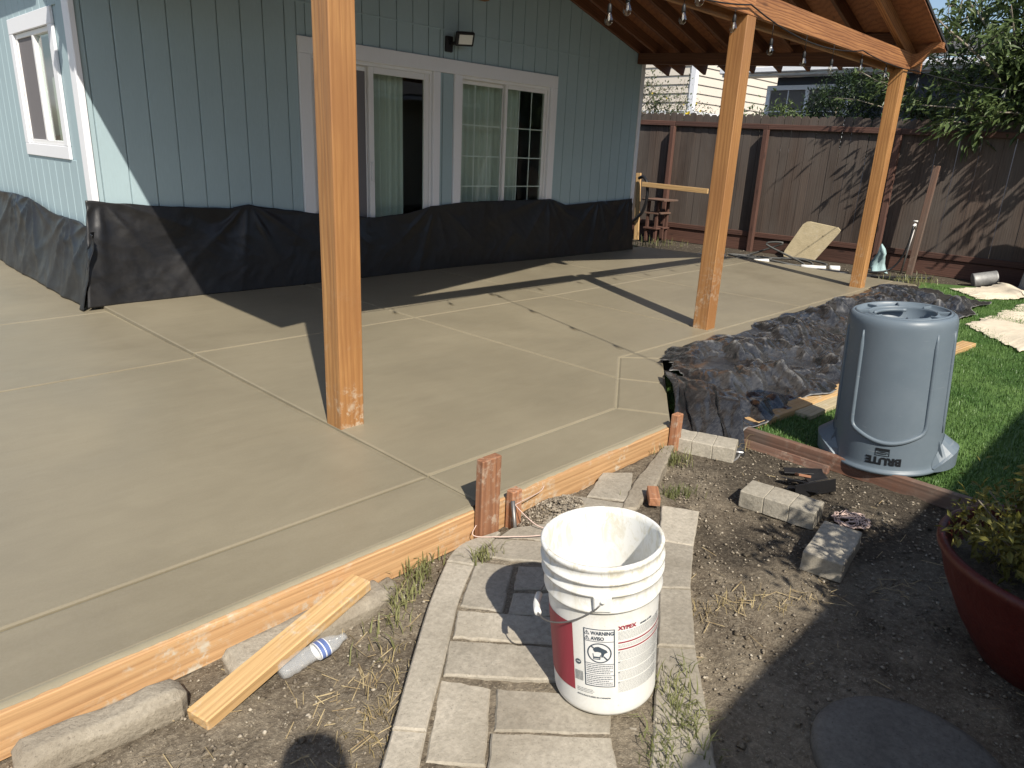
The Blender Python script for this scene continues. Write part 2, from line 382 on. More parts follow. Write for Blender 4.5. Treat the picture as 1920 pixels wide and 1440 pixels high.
def scuff(m):
    t = m.node_tree; pb = [n for n in t.nodes if n.type == 'BSDF_PRINCIPLED'][0]; src = pb.inputs['Base Color'].links[0].from_socket
    tcn = t.nodes.new('ShaderNodeTexCoord'); mpn = t.nodes.new('ShaderNodeMapping'); mpn.inputs['Scale'].default_value = (1.2, 5, 26); mpn.inputs['Rotation'].default_value = (.5, .3, .4)
    nzn = t.nodes.new('ShaderNodeTexNoise'); nzn.inputs['Scale'].default_value = 2.4; nzn.inputs['Detail'].default_value = 6; nzn.inputs['Distortion'].default_value = .8
    rpn = t.nodes.new('ShaderNodeValToRGB'); rpn.color_ramp.elements[0].position = .66; rpn.color_ramp.elements[1].position = .76; rpn.color_ramp.elements[1].color = (.25, .25, .25, 1)
    mxn = t.nodes.new('ShaderNodeMix'); mxn.data_type = 'RGBA'; mxn.inputs['B'].default_value = (.42, .43, .42, 1)
    t.links.new(tcn.outputs['Object'], mpn.inputs[0]); t.links.new(mpn.outputs[0], nzn.inputs['Vector']); t.links.new(nzn.outputs['Fac'], rpn.inputs[0]); t.links.new(rpn.outputs[0], mxn.inputs['Factor'])
    t.links.new(src, mxn.inputs['A']); t.links.new(mxn.outputs['Result'], pb.inputs['Base Color'])
scuff(M['can'])
M['can_ink'] = mat_paint('dark_can_print', (.012, .014, .017), .5, .02)
def mat_bucket():
    b = NB('white_bucket_plastic'); co = b.coord('World')
    sp = b.coord('Object'); sx = b.n('SeparateXYZ'); b.l(sp, sx.inputs[0])
    n1 = b.noise(b.coord('Object', (1, 1, .45)), 22, 6, .75, 1.2); n2 = b.noise(co, 120, 3, .6)
    top = b.ramp(sx.outputs['Z'], [(.30, 0), (.47, 1)])
    m = b.math('MULTIPLY', b.ramp(n1, [(.47, 0), (.60, 1)]), b.math('ADD', b.math('MULTIPLY', top, .55), .10))
    c = b.mix(m, (.76, .76, .73), (.52, .47, .33)); c = b.mix(b.ramp(n2, [(.68, 0), (.73, .5)]), c, (.45, .41, .32))
    b.col(c); b.rough(.42); b.bump(n1, .08, .003); return b.m
M['bucket'] = mat_bucket()
M['red'] = mat_paint('red_label_print', (.30, .040, .060), .45, .10, .03)
M['ink'] = mat_paint('navy_label_print', (.055, .075, .10), .5, .05, .0)
M['ink_soft'] = mat_paint('grey_fine_print', (.30, .31, .32), .5, .05, .0)
M['paper'] = mat_paint('white_label', (.74, .74, .73), .5, .02, .02)
M['bottle_label'] = mat_paint('blue_bottle_label', (.12, .17, .36), .4, .3, .05)
M['pot'] = mat_plastic('red_glazed_pot', (.085, .011, .008), (.12, .03, .02), .40, .3)
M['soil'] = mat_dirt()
M['canvas'] = mat_paint('cream_drop_cloth', (.66, .58, .45), .95, .16, .3, (5, 5, 5))
def mat_leaf(name, c0, c1, tr=.25):
    b = NB(name); n = b.noise(b.coord('World'), 3.5, 3, .6); c = b.ramp(n, [(.3, c0), (.7, c1)]); b.col(c); b.rough(.42); b.spec(.4)
    t = b.n('BsdfTranslucent'); ms = b.n('MixShader'); ms.inputs[0].default_value = tr; b.l(c, t.inputs[0])
    b.l(b.b.outputs[0], ms.inputs[1]); b.l(t.outputs[0], ms.inputs[2]); b.l(ms.outputs[0], b.out.inputs['Surface']); return b.m
M['leaf'] = mat_leaf('tree_leaf', (.045, .075, .025), (.13, .175, .06))
M['leaf_dark'] = mat_leaf('hedge_leaf', (.018, .034, .016), (.05, .082, .03))
M['leaf_rose'] = mat_leaf('rose_leaf', (.05, .07, .03), (.13, .15, .06))
M['leaf_pot'] = mat_leaf('pot_shrub_leaf', (.09, .095, .018), (.24, .21, .05))
M['petal'] = mat_leaf('yellow_petal', (.75, .58, .03), (.85, .70, .08), .3)
M['turf'] = mat_leaf('artificial_grass', (.065, .14, .035), (.15, .25, .075), .2)
M['weed'] = mat_leaf('weed_blade', (.11, .13, .045), (.27, .27, .12))
M['drygrass'] = mat_leaf('dry_grass_blade', (.30, .23, .11), (.48, .39, .20))
M['bark'] = mat_stone('grey_bark', (.20, .17, .13), (.36, .32, .26), (.12, .10, .08), .8)

# ================================================================== ground
GZ0 = -0.14
def ground_h(x, y):
    """uneven soil; pushed down under the slab and the turf"""
    n = (np.sin(x*5.1+1.3*np.sin(y*3.3))*np.sin(y*6.2+1.1*np.cos(x*4.1)))*.008 + np.sin(x*17+2*np.sin(y*13))*np.sin(y*19+x*3)*.004
    z = GZ0+n
    mound = np.exp(-(((x-.25)/.20)**2+((y+4.99)/.10)**2))*.075          # loose gravel by the stakes
    z = z+mound
    def inside(d): return 1/(1+np.exp(-d*60))
    slab = inside(y+4.80)*inside(8.3-x)
    turf = inside(x-1.83)*inside(9.0-x)*inside(-3.9-y)
    return z*(1-slab)*(1-turf)+(-.26)*np.clip(slab+turf, 0, 1)
PATH_POLY = [(-1.6, -6.0), (-1.35, -5.775), (-1.149, -5.608), (-1.028, -5.503), (-.831, -5.331), (-.571, -5.113), (-.316, -4.945), (-.06, -4.96), (.10, -5.03), (.36, -4.93), (.69, -4.91), (1.2, -4.91), (.76, -5.165), (.69, -5.42), (.40, -5.56), (.13, -5.72), (-.15, -5.91), (-.42, -6.11), (-.70, -6.31), (-1.1, -6.4)]
def inpoly(x, y, poly):
    r = np.zeros(np.shape(x), bool); n = len(poly)
    for i in range(n):
        (x0, y0), (x1, y1) = poly[i-1], poly[i]
        c = ((y0 > y) != (y1 > y)); 
        with np.errstate(divide='ignore', invalid='ignore'): xi = (x1-x0)*(y-y0)/((y1-y0) if y1 != y0 else 1e-9)+x0
        r ^= c & (x < xi)
    return r
def axis(lo, hi, d0, d1, step, cstep):
    a = list(np.arange(d0, d1+1e-6, step)); s = step; x = d0
    while x > lo: s = min(s*1.35, cstep); x -= s; a.insert(0, x)
    s = step; x = d1
    while x < hi: s = min(s*1.35, cstep); x += s; a.append(x)
    return np.array(a)
ax = axis(-300, 300, -2.6, 2.6, .022, 40); ay = axis(-300, 300, -7.2, -4.7, .022, 40)
X, Y = np.meshgrid(ax, ay); Zg = ground_h(X, Y)
fin = (np.abs(X) < 4) & (Y > -8) & (Y < -4.5)
gn = np.array([mnoise.fractal(Vector((a*9, b*9, 0)), .7, 2.2, 5) if k else 0 for a, b, k in zip(X.ravel(), Y.ravel(), fin.ravel())]).reshape(X.shape)
Zg = Zg+gn*.009
ip = inpoly(X, Y, PATH_POLY); Zg = np.where(ip, -.100+gn*.006, Zg)
nx, ny = len(ax), len(ay)
ids = np.arange(nx*ny).reshape(ny, nx)
F = np.stack([ids[:-1, :-1], ids[:-1, 1:], ids[1:, 1:], ids[1:, :-1]], -1).reshape(-1, 4)
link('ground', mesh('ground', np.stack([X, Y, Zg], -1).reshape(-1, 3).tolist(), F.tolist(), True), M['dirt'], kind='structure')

# ================================================================== patio slab with tooled joints
slab = prism('patio_slab', ccw([(1.355, -4.845), (2.45, -4.08), (8.24, -4.15), (8.44, -2.2), (8.05, -.012), (.0, -.012), (-.097, -.12), (-.097, -4.845)]), -.2, -.0055, M['joint'], kind='structure')
def inset(poly, d):
    poly = ccw(poly); n = len(poly); o = []
    for i in range(n):
        p = Vector(poly[i]); a = (p-Vector(poly[i-1])).normalized(); b = (Vector(poly[(i+1) % n])-p).normalized()
        na = Vector((-a.y, a.x)); nb = Vector((-b.y, b.x)); k = (na+nb)
        o.append(p+k*(d/max(.3, (1+na.dot(nb)))))
    return [(q.x, q.y) for q in o]
def slab_panel(poly, zf=None, g=.006, parent=slab):
    q = inset(poly, g); q2 = inset(poly, g+.010); n = len(q); zf = zf or (lambda x, y: 0.0)
    v = [(x, y, zf(x, y)-.05) for x, y in q]+[(x, y, zf(x, y)-.004) for x, y in q]+[(x, y, zf(x, y)) for x, y in q2]; f = []
    for i in range(n):
        j = (i+1) % n; f += [[i, j, n+j, n+i], [n+i, n+j, 2*n+j, 2*n+i]]
    f.append([2*n+i for i in range(n)])
    return link('slab_panel', mesh('slab_panel', v, f), M['concrete'], parent)
for p in ([(-.11, -2.0), (1.79, -2.0), (1.79, 0), (-.0, 0), (-.11, -.11)], [(1.79, -2.0), (3.58, -2.0), (3.58, 0), (1.79, 0)],
          [(3.58, -2.0), (5.4, -1.95), (5.4, 0), (3.58, 0)], [(5.4, -1.95), (8.43, -1.9), (8.05, 0), (5.4, 0)],
          [(-.11, -4.51), (1.303, -4.51), (1.79, -4.165), (1.79, -2.0), (-.11, -2.0)],
          [(1.79, -4.165), (2.22, -3.86), (3.58, -3.86), (3.58, -2.0), (1.79, -2.0)],
          [(3.58, -3.86), (5.4, -3.86), (5.4, -1.95), (3.58, -2.0)], [(5.4, -3.86), (8.27, -3.86), (8.43, -1.9), (5.4, -1.95)],
          [(-.11, -4.85), (1.36, -4.85), (1.46, -4.78), (1.303, -4.51), (-.11, -4.51)], [(1.46, -4.78), (1.95, -4.43), (1.79, -4.165), (1.303, -4.51)],
          [(1.95, -4.43), (2.46, -4.075), (2.22, -3.86), (1.79, -4.165)], [(2.46, -4.075), (8.24, -4.145), (8.27, -3.86), (2.22, -3.86)]):
    slab_panel(p)
walk = prism('side_slab', ccw([(-4.5, -4.845), (-.105, -4.845), (-.105, -.12), (-.02, .05), (-.02, 9), (-4.5, 9)]), -.2, -.030, M['joint'], kind='structure')
zl = lambda x, y: -.003-.024*min(1, max(0, (y+4.85)/4.6))
for p in ([(-4.5, -4.85), (-.11, -4.85), (-.11, -4.51), (-4.5, -4.51)], [(-4.5, -4.51), (-.11, -4.51), (-.11, -2.05), (-4.5, -2.2)],
          [(-4.5, -2.2), (-.11, -2.05), (-.11, -.28), (-4.5, -.6)], [(-4.5, -.6), (-.11, -.28), (-.02, .0), (-.02, 9), (-4.5, 9)]):
    slab_panel(p, zl, parent=walk)

v = []; f = []
for i in range(25):
    y = -4.845+4.66*i/24
    for x in (-.119, -.101): v.append((x, y, zl(-1, y)-.007+.0015*math.sin(i*2.1)))
for i in range(24): f.append([2*i, 2*i+1, 2*i+3, 2*i+2])
link('joint_filler', mesh('joint_filler', v, f, True), M['concrete'], walk)

# ================================================================== blue house
house = empty('blue_house', (0, 0, 0), 'house with pale blue grooved siding and white trim behind the new slab', 'house')
W, RX, HB = 7.65, 3.64, 8.0
def roofz(x): return 4.0-.29*abs(x-RX) if x > RX else 4.0-.29*abs(x-RX)
OPEN = [(2.05, 3.60, .10, 2.22), (4.03, 5.60, .30, 2.22)]   # x0,x1,z0,z1
def wallbox(x0, x1, z0, z1, name='wall'): return cbox(name, (x0, .002, z0), (x1, .12, z1), M['blue'], house, .001)
wallbox(.0, 2.05, -.1, 2.6); wallbox(3.60, 4.03, -.1, 2.6); wallbox(5.60, W, -.1, 2.6); wallbox(2.05, 3.60, 2.22, 2.6); wallbox(4.03, 5.60, 2.22, 2.6)
wallbox(2.05, 3.60, -.1, .10); wallbox(4.03, 5.60, -.1, .30)
g = [(0, 2.6), (W, 2.6), (W, roofz(W)), (RX, 4.0), (0, roofz(0))]
v = [(x, .002, z) for x, z in g]+[(x, .12, z) for x, z in g]
link('gable_wall', mesh('gable_wall', v, [[0, 1, 2, 3, 4], [9, 8, 7, 6, 5]]+[[i, i+5, (i+1) % 5+5, (i+1) % 5] for i in range(5)]), M['blue'], house)
cbox('side_wall', (.002, .12, -.1), (.12, .50, 2.75), M['blue'], house, .001); cbox('side_wall', (.002, 1.84, -.1), (.12, HB, 2.75), M['blue'], house, .001)
cbox('side_wall', (.002, .50, -.1), (.12, 1.84, 1.18), M['blue'], house, .001); cbox('side_wall', (.002, .50, 2.35), (.12, 1.84, 2.75), M['blue'], house, .001)
cbox('far_wall', (W-.12, .12, -.1), (W, HB, 2.75), M['blue'], house, .001); cbox('rear_wall', (0, HB, -.1), (W, HB+.1, 2.75), M['blue'], house, .001)
cbox('room_partition', (.13, 2.6, 0), (W-.13, 2.7, 2.6), M['interior'], house); cbox('room_floor', (.13, .13, .0), (W-.13, 2.6, .08), M['interior'], house)
cbox('room_ceiling', (.13, .13, 2.5), (W-.13, 2.6, 2.58), M['interior'], house)
# grooved siding boards, front
P = .217; gx = [.063+P*i for i in range(0, 36)]
edges = [0.0]+[x for x in gx if x < W-.05]+[W]
def sboard(x0, x1, z0a, z1a, z1b=None):
    if x1-x0 < .015 or z1a-z0a < .01: return
    g_ = .0045; z1b = z1a if z1b is None else z1b
    x0 += g_; x1 -= g_; t = .012; c = .003
    v = [(x0, 0, z0a), (x1, 0, z0a), (x1, 0, z1b), (x0, 0, z1a), (x0, -t+c, z0a), (x1, -t+c, z0a), (x1, -t+c, z1b), (x0, -t+c, z1a),
         (x0+c, -t, z0a+.001), (x1-c, -t, z0a+.001), (x1-c, -t, z1b-.001), (x0+c, -t, z1a-.001)]
    f = [[4, 5, 9, 8], [5, 6, 10, 9], [6, 7, 11, 10], [7, 4, 8, 11], [8, 9, 10, 11], [0, 1, 5, 4], [1, 2, 6, 5], [2, 3, 7, 6], [3, 0, 4, 7]]
    link('siding_board', mesh('siding_board', v, f), M['blue'], house)
TR = [(1.92, 3.70, 2.363), (3.914, 5.72, 2.363)]
for i in range(len(edges)-1):
    a, b = edges[i], edges[i+1]
    cuts = sorted({a, b}|{c for t in TR for c in t[:2] if a < c < b})
    for j in range(len(cuts)-1):
        x0, x1 = cuts[j], cuts[j+1]; xm = (x0+x1)/2
        over = any(t[0] < xm < t[1] for t in TR)
        if 3.70 < xm < 3.914: sboard(x0, x1, -.05, 2.21); z0 = 2.363
        else: z0 = 2.363 if over else -.05
        sboard(x0, x1, z0+.002, 2.655)
    sboard(a, b, 2.668, roofz(a)-.005, roofz(b)-.005)
cbox('seam_flashing', (0, -.016, 2.654), (W, 0, 2.668), M['blue'], house, .002)
# side wall boards
for i in range(0, 37):
    y0 = .14+P*i; y1 = y0+P
    for za, zb in (((-.05, 1.16), (2.363, 2.74)) if .40 < (y0+y1)/2 < 1.9 else ((-.05, 2.74),)):
        v, f = cbox_data((.006, P/2-.0045, (zb-za)/2), (0, 0, 0), .003)
        link('siding_board', mesh('siding_board', v, f), M['blue'], house, Matrix.Translation((-.006, (y0+y1)/2, (za+zb)/2)))
# corner trims
cbox('corner_trim', (-.030, -.032, -.05), (.012, -.0125, 2.9), M['white'], house, .003)
cbox('corner_trim', (-.032, -.0125, -.05), (-.0005, .125, 2.75), M['white'], house, .003)
cbox('corner_trim', (W-.05, -.032, -.05), (W+.03, -.0125, 2.78), M['white'], house, .003)
cbox('corner_trim', (W+.001, -.0125, -.05), (W+.03, .10, 2.75), M['white'], house, .003)
# door/window trims
def trim(x0, x1, z0, z1, y0=-.036): cbox('trim_board', (x0, y0, z0), (x1, -.0005, z1), M['white'], house, .004)
trim(1.92, 5.72, 2.215, 2.363); trim(1.92, 2.05, .0, 2.214); trim(3.60, 3.70, .0, 2.214); trim(3.914, 4.03, .2, 2.214); trim(5.60, 5.72, .2, 2.214)
def leaf_frame(par, x0, x1, z0, z1, y0, y1, s, mat, name='stile'):
    cbox(name, (x0, y0, z0), (x0+s, y1, z1), mat, par, .004); cbox(name, (x1-s, y0, z0), (x1, y1, z1), mat, par, .004)
    cbox('rail', (x0+s, y0+.002, z1-s), (x1-s, y1-.002, z1), mat, par, .004); cbox('rail', (x0+s, y0+.002, z0), (x1-s, y1-.002, z0+s*1.2), mat, par, .004)
def opening(name, x0, x1, z0, z1, xm):
    fr = cbox(name, (x0, -.004, z1-.04), (x1, .10, z1-.001), M['vinyl'], house, .003)
    cbox('jamb', (x0, -.004, z0), (x0+.035, .10, z1-.04), M['vinyl'], fr, .003); cbox('jamb', (x1-.035, -.004, z0), (x1, .10, z1-.04), M['vinyl'], fr, .003)
    cbox('sill', (x0+.035, -.004, z0), (x1-.035, .10, z0+.04), M['vinyl'], fr, .003)
    return fr
door = opening('sliding_door', 2.05, 3.60, .10, 2.22, 2.8)
leaf_frame(door, 2.085, 2.79, .14, 2.18, .055, .085, .05, M['vinyl']); leaf_frame(door, 2.75, 3.565, .14, 2.18, .012, .045, .065, M['vinyl'])
cbox('screen', (2.13, .068, .2), (2.745, .071, 2.13), M['screen'], door, .0005)
cbox('pane', (2.815, .026, .21), (3.50, .030, 2.12), M['glass'], door, .0005)
cbox('door_handle', (2.765, -.012, 1.02), (2.785, .012, 1.22), M['vinyl'], door, .004)
win = opening('large_window', 4.03, 5.60, .30, 2.22, 4.8)
for x0, x1, yy in ((4.065, 4.83, .055), (4.79, 5.565, .012)):
    leaf_frame(win, x0, x1, .34, 2.18, yy, yy+.03, .045, M['vinyl'])
    cbox('pane', (x0+.045, yy+.010, .39), (x1-.045, yy+.014, 2.135), M['glass'], win, .0005)
    ww = (x1-x0-.09)/3
    for k in (1, 2): cbox('muntin', (x0+.045+ww*k-.007, yy+.018, .39), (x0+.045+ww*k+.007, yy+.026, 2.135), M['vinyl'], win, .002)
    for zz in (.60, .96, 1.32, 1.68): cbox('muntin', (x0+.045, yy+.0165, zz-.007), (x1-.045, yy+.0245, zz+.007), M['vinyl'], win, .002)
def curtain(x0, x1, y0, z0, z1, k):
    n = 90; v = []; f = []
    for i in range(n+1):
        x = x0+(x1-x0)*i/n
        for z in (z0, (z0+z1)/2, z1):
            v.append((x, y0+.03*math.sin(i*k)+.012*math.sin(i*1.7)+(z1-z)*.01*math.sin(i*.6), z))
    for i in range(n):
        for j in (0, 1): f.append([i*3+j, i*3+3+j, i*3+4+j, i*3+1+j])
    link('curtain', mesh('curtain', v, f, True), M['curtain'], house)
curtain(2.3, 3.36, .24, .1, 2.2, .9); curtain(4.05, 5.28, .24, .3, 2.2, .8)
# side window
sw = cbox('side_window', (-.002, .60, 2.19), (.10, 1.74, 2.232), M['vinyl'], house, .003)
for a, b in ((.60, .635), (1.705, 1.74)): cbox('jamb', (-.002, a, 1.31), (.10, b, 2.19), M['vinyl'], sw, .003)
cbox('sill', (-.002, .60, 1.27), (.10, 1.74, 1.31), M['vinyl'], sw, .003)
cbox('meeting_stile', (-.006, 1.14, 1.31), (.05, 1.19, 2.19), M['vinyl'], sw, .003)
cbox('pane', (.026, .635, 1.31), (.030, 1.14, 2.19), M['glass'], sw, .0005); cbox('screen', (.010, 1.19, 1.31), (.013, 1.705, 2.19), M['screen'], sw, .0005)
for a, b, z0, z1 in ((.48, 1.86, 2.232, 2.363), (.48, 1.86, 1.16, 1.27), (.48, .60, 1.27, 2.232), (1.74, 1.86, 1.27, 2.232)):
    cbox('trim_board', (-.026, a, z0+.0005), (-.0005, b, z1-.0005), M['white'], house, .004)
v = [(.16, .55, 1.2), (.16, 1.8, 1.2), (.16, 1.8, 2.3), (.16, .55, 2.3)]
cbox('window_blind', (.15, .56, 1.2), (.165, 1.80, 2.3), M['curtain'], house)
# house roof behind the patio cover
def slabquad(name, pts, th, mat, parent):
    v = [tuple(p) for p in pts]+[(p[0], p[1], p[2]+th) for p in pts]
    return link(name, mesh(name, v, [[3, 2, 1, 0], [4, 5, 6, 7]]+[[i, (i+1) % 4, (i+1) % 4+4, i+4] for i in range(4)]), mat, parent)
slabquad('roof', [(RX, .56, 4.12), (-.18, .56, 2.76), (-.18, 8.3, 2.76), (RX, 8.3, 4.12)], .06, M['shingle_dark'], house)
slabquad('roof', [(RX, .05, 4.12), (RX, 8.3, 4.12), (7.95, 8.3, 2.82), (7.95, .05, 2.82)], .06, M['shingle_dark'], house)

# ================================================================== patio cover
S = .14; D = 3.804; PX = (-.102, 3.561, 7.225)
cover = empty('patio_cover', (RX, -D, 0), 'cedar stained gable patio cover on square posts over the slab', 'patio cover')
for x in PX:
    board('post', (x+S/2, -D+S/2, -.02), (x+S/2, -D+S/2, 2.468), S, S, M['post'], cover, .005, (1, 0, 0))
    cbox('post_tenon', (x+.002, -D+.040, 2.468), (x+S-.002, -D+.100, 2.645), M['post'], cover)
for x0, x1 in ((-.45, 3.655), (3.659, 7.83)):
    board('front_beam', (x0, -D+.018, 2.556), (x1, -D+.018, 2.556), .037, .176, M['beam'], cover, .003)
    board('back_beam', (x0+.2, -D+S-.019, 2.532), (x1-.43 if x1 > 7 else x1-.12, -D+S-.019, 2.532), .037, .205, M['post'], cover, .003)
def tt(y): return min(1, max(0, -y/4.0))
def rb(x, y):                                     # underside of the rafters on the right slope
    t = tt(y); zr = 3.90*(1-t)+3.86*t; s = .276*(1-t)+.333*t
    return zr-s*abs(x-RX)
def eavex(y): t = tt(y); return 8.30*(1-t)+7.66*t
RY = [-.045, -.33, -.75, -1.17, -1.59, -2.01, -2.43, -2.87, -3.30, -3.735]
RD = .14
for y in RY:
    for s in (1, -1):
        xe = eavex(y) if s > 0 else -.46
        p0 = (RX+s*.02, y, rb(RX, y)+RD/2); p1 = (xe, y, rb(xe, y)+RD/2)
        board('rafter', p0, p1, .042 if y > -3.7 else .06, RD, M['rafter'] if y > -3.7 else M['beam'], cover, .003)
board('ridge_beam', (RX, .0, 3.83), (RX, -4.05, 3.83), .09, .26, M['rafter'], cover)
board('eave_beam', (7.50, -.035, 2.775), (7.295, -3.70, 2.565), .09, .15, M['rafter'], cover)
board('eave_beam', (-.05, -.035, 2.715), (-.05, -3.655, 2.55), .09, .15, M['rafter'], cover)
cbox('wall_block', (4.14, -.10, 3.035), (4.36, -.016, 3.2), M['beam'], cover)
# curled beam end at the far post
prof = [(-3.80, 2.475), (-3.86, 2.49), (-3.92, 2.53), (-3.97, 2.60), (-4.02, 2.655), (-4.09, 2.675), (-4.13, 2.665), (-4.13, 2.725), (-4.06, 2.735), (-3.99, 2.715), (-3.93, 2.655), (-3.87, 2.625), (-3.80, 2.62)]
prof = [(-3.80+(y+3.80)*.92+.01, z+.015) for y, z in prof]
n = len(prof); xa, xb = 7.42, 7.50
link('curled_beam_end', mesh('curled', [(xa, y, z) for y, z in prof]+[(xb, y, z) for y, z in prof], [list(range(n)), [n+i for i in range(n)][::-1]]+[[(i+1) % n, i, n+i, n+(i+1) % n] for i in range(n)]), M['beam'], cover)
board('end_block', (7.44, -3.76, 2.60), (7.44, -3.50, 2.60), .07, .10, M['beam'], cover)
for a, b in zip(RY[6:-1], RY[7:]):
    for xx in (6.1, 7.2):
        board('blocking', (xx, a-.025, rb(xx, a)+.075), (xx, b+.025, rb(xx, b)+.075), .04, .11, M['rafter'], cover)
# roof deck: plywood sheets and roofing on top
ys = [0.0, -1.35, -2.7, -4.08]
def dk(x, y, up_=0): return (x, y, rb(x, y)+RD+.004+up_)
for j in range(3):
    ya, yb = ys[j], ys[j+1]
    for k in range(3):
        e = lambda y, q: RX+(eavex(y)-RX)*q/3
        gap = .004
        slabquad('sheathing_sheet', [dk(e(ya, k)+gap, ya-gap), dk(e(yb, k)+gap, yb+gap), dk(e(yb, k+1), yb+gap), dk(e(ya, k+1), ya-gap)][::-1], .015, M['ply'], cover)
LO = [(-.52, -4.08), (-.50, -.95), (-.18, .56)]
slabquad('sheathing_sheet', [dk(RX, -4.08), dk(RX, -.95), dk(-.50, -.95), dk(-.52, -4.08)], .015, M['ply'], cover)
slabquad('sheathing_sheet', [dk(RX, -.95), (RX, .56, dk(RX, 0)[2]), (-.18, .56, dk(-.18, 0)[2]), dk(-.50, -.95)], .015, M['ply'], cover)
slabquad('roofing', [dk(RX, .05, .02), dk(RX, -4.09, .02), dk(eavex(-4.09)+.015, -4.09, .02), dk(eavex(0)+.015, .05, .02)], .03, M['shingle_dark'], cover)
slabquad('roofing', [dk(RX, -.96, .02), dk(-.51, -.96, .02), dk(-.53, -4.09, .02), dk(RX, -4.09, .02)], .03, M['shingle_dark'], cover)

# ------------------------------------------------------------------ flood light
fl = empty('flood_light', (3.83, 0, 2.43), 'black outdoor flood light mounted above the sliding door', 'flood light')
cbox('wall_bracket', (3.765, -.05, 2.435), (3.865, -.013, 2.60), M['lamp_black'], fl, .008)
tube('arm', [(3.82, -.04, 2.52), (3.85, -.10, 2.53), (3.88, -.14, 2.55)], .018, M['lamp_black'], fl)
A_ = Matrix.Translation((3.93, -.17, 2.575)) @ Matrix.Rotation(R(-12), 4, 'Z') @ Matrix.Rotation(R(22), 4, 'X') @ Matrix.Rotation(R(-4), 4, 'Y')
hd = cbox('lamp_head', (-.115, -.02, -.075), (.115, .03, .075), M['lamp_black'], fl, .012, A_)
cbox('diffuser', (-.085, -.026, -.05), (.085, -.019, .05), M['lens'], hd, .004, A_)

# ------------------------------------------------------------------ string lights
sl = empty('string_lights', (3.63, -D, 2.46), 'black string light cable with clear bulbs hung along the patio beam', 'string lights')
def sag(a, b, s, n=10): 
    a = Vector(a); b = Vector(b); return [a.lerp(b, i/n)-Vector((0, 0, s*4*(i/n)*(1-i/n))) for i in range(n+1)]
yS = -D-.022
anch = [(-.3, yS, 2.50), (1.9, yS, 2.50), (3.55, yS, 2.53), (5.9, yS, 2.49), (7.55, yS, 2.475)]
path = []
for a, b, s in zip(anch[:-1], anch[1:], (.06, .06, .10, .03)): path += sag(a, b, s)[:-1]
path += sag(anch[-1], (12.2, -4.6, 2.66), .10)
tube('cable', path, .006, M['wire'], sl, 5)
bv, bf = lathe_data([(.0005, -.075), (.018, -.07), (.029, -.052), (.031, -.036), (.024, -.012), (.014, .008), (.013, .02)], 14); BM = mesh('bulb', bv, bf, True); BM.materials.append(M['bulb_glass'])
sv, sf = lathe_data([(.0005, .075), (.006, .075), (.015, .06), (.017, .02), (.016, .012), (.0005, .012)], 10); SM = mesh('socket', sv, sf, True); SM.materials.append(M['wire'])
fv, ff = tube_data([(-.006, 0, .02), (-.008, 0, -.03), (0, 0, -.045), (.008, 0, -.03), (.006, 0, .02)], .0018, 5); FM = mesh('filament', fv, ff); FM.materials.append(M['pvc'])
def bulb(x, y, zc, ztop):
    T = Matrix.Translation((x, y, zc)) @ Matrix.Scale(.85, 4)
    s = link('socket', SM, None, sl, T); b = link('bulb', BM, None, s, T); link('filament', FM, None, s, T)
    tube('drop_wire', [(x, y, zc+.07), (x, y, ztop)], .003, M['wire'], sl, 4)
for x, z in ((.7, 2.28), (1.35, 2.28), (2.0, 2.29), (2.63, 2.33), (3.32, 2.37), (3.95, 2.29), (4.59, 2.27), (5.19, 2.275), (5.90, 2.355), (6.6, 2.35)): bulb(x, yS-.002, z, 2.46)
bulb(7.66, -3.84, 2.35, 2.46); bulb(10.0, -4.24, 2.41, 2.53)
# second run out over the yard
p2 = sag((2.02, -3.66, 2.44), (1.22, -6.3, 2.36), .03)+sag((1.22, -6.3, 2.36), (3.5, -8.58, 2.55), .05)[1:]
tube('cable', p2, .006, M['wire'], sl, 5)
for y in (-3.68, -4.47, -5.13, -5.72, -6.24):
    t = (-3.66-y)/2.64; bulb(2.02-.8*t, y, 2.25, 2.36)

# ================================================================== black sheets on the walls
def crumple(U, V_, seed, sc_=1.0, n=16):
    rs = np.random.default_rng(seed); z = np.zeros_like(U); wu = U+.10*np.sin(V_*5+seed)+.05*np.sin(V_*13); wv_ = V_+.10*np.sin(U*4.3+2*seed)+.05*np.sin(U*11)
    for i in range(n):
        a = rs.uniform(0, math.pi); k = rs.uniform(3, 22)*sc_; p = rs.uniform(0, 6.28)
        s = np.sin((wu*math.cos(a)+wv_*math.sin(a))*k+p+.8*np.sin((wv_*math.cos(a)-wu*math.sin(a))*k*.35+p*2))
        z += (1-np.abs(s))**2.2*(1.0/k**.85)
    return z
def facets(U, V_, seed, lam=(.12, .75), n=10, h=.05):
    rs = np.random.default_rng(seed); z = np.zeros_like(U)
    wu = U+.05*np.sin(V_*3.1+seed)+.02*np.sin(V_*9); wv_ = V_+.05*np.sin(U*2.7+2*seed)+.02*np.sin(U*8)
    for i in range(n):
        l = lam[0]*(lam[1]/lam[0])**(i/(n-1)); a = rs.uniform(0, math.pi); p = rs.uniform(0, 2)
        t = (wu*math.cos(a)+wv_*math.sin(a))/l+p+.35*np.sin((wv_*math.cos(a)-wu*math.sin(a))/l*1.3+p*3)
        tri = np.abs((t % 2)-1); mask = .35+.65*np.sin(U*rs.uniform(1, 3)+V_*rs.uniform(1, 3)+rs.uniform(0, 6))**2
        z += tri*l*h*2*mask
    return z
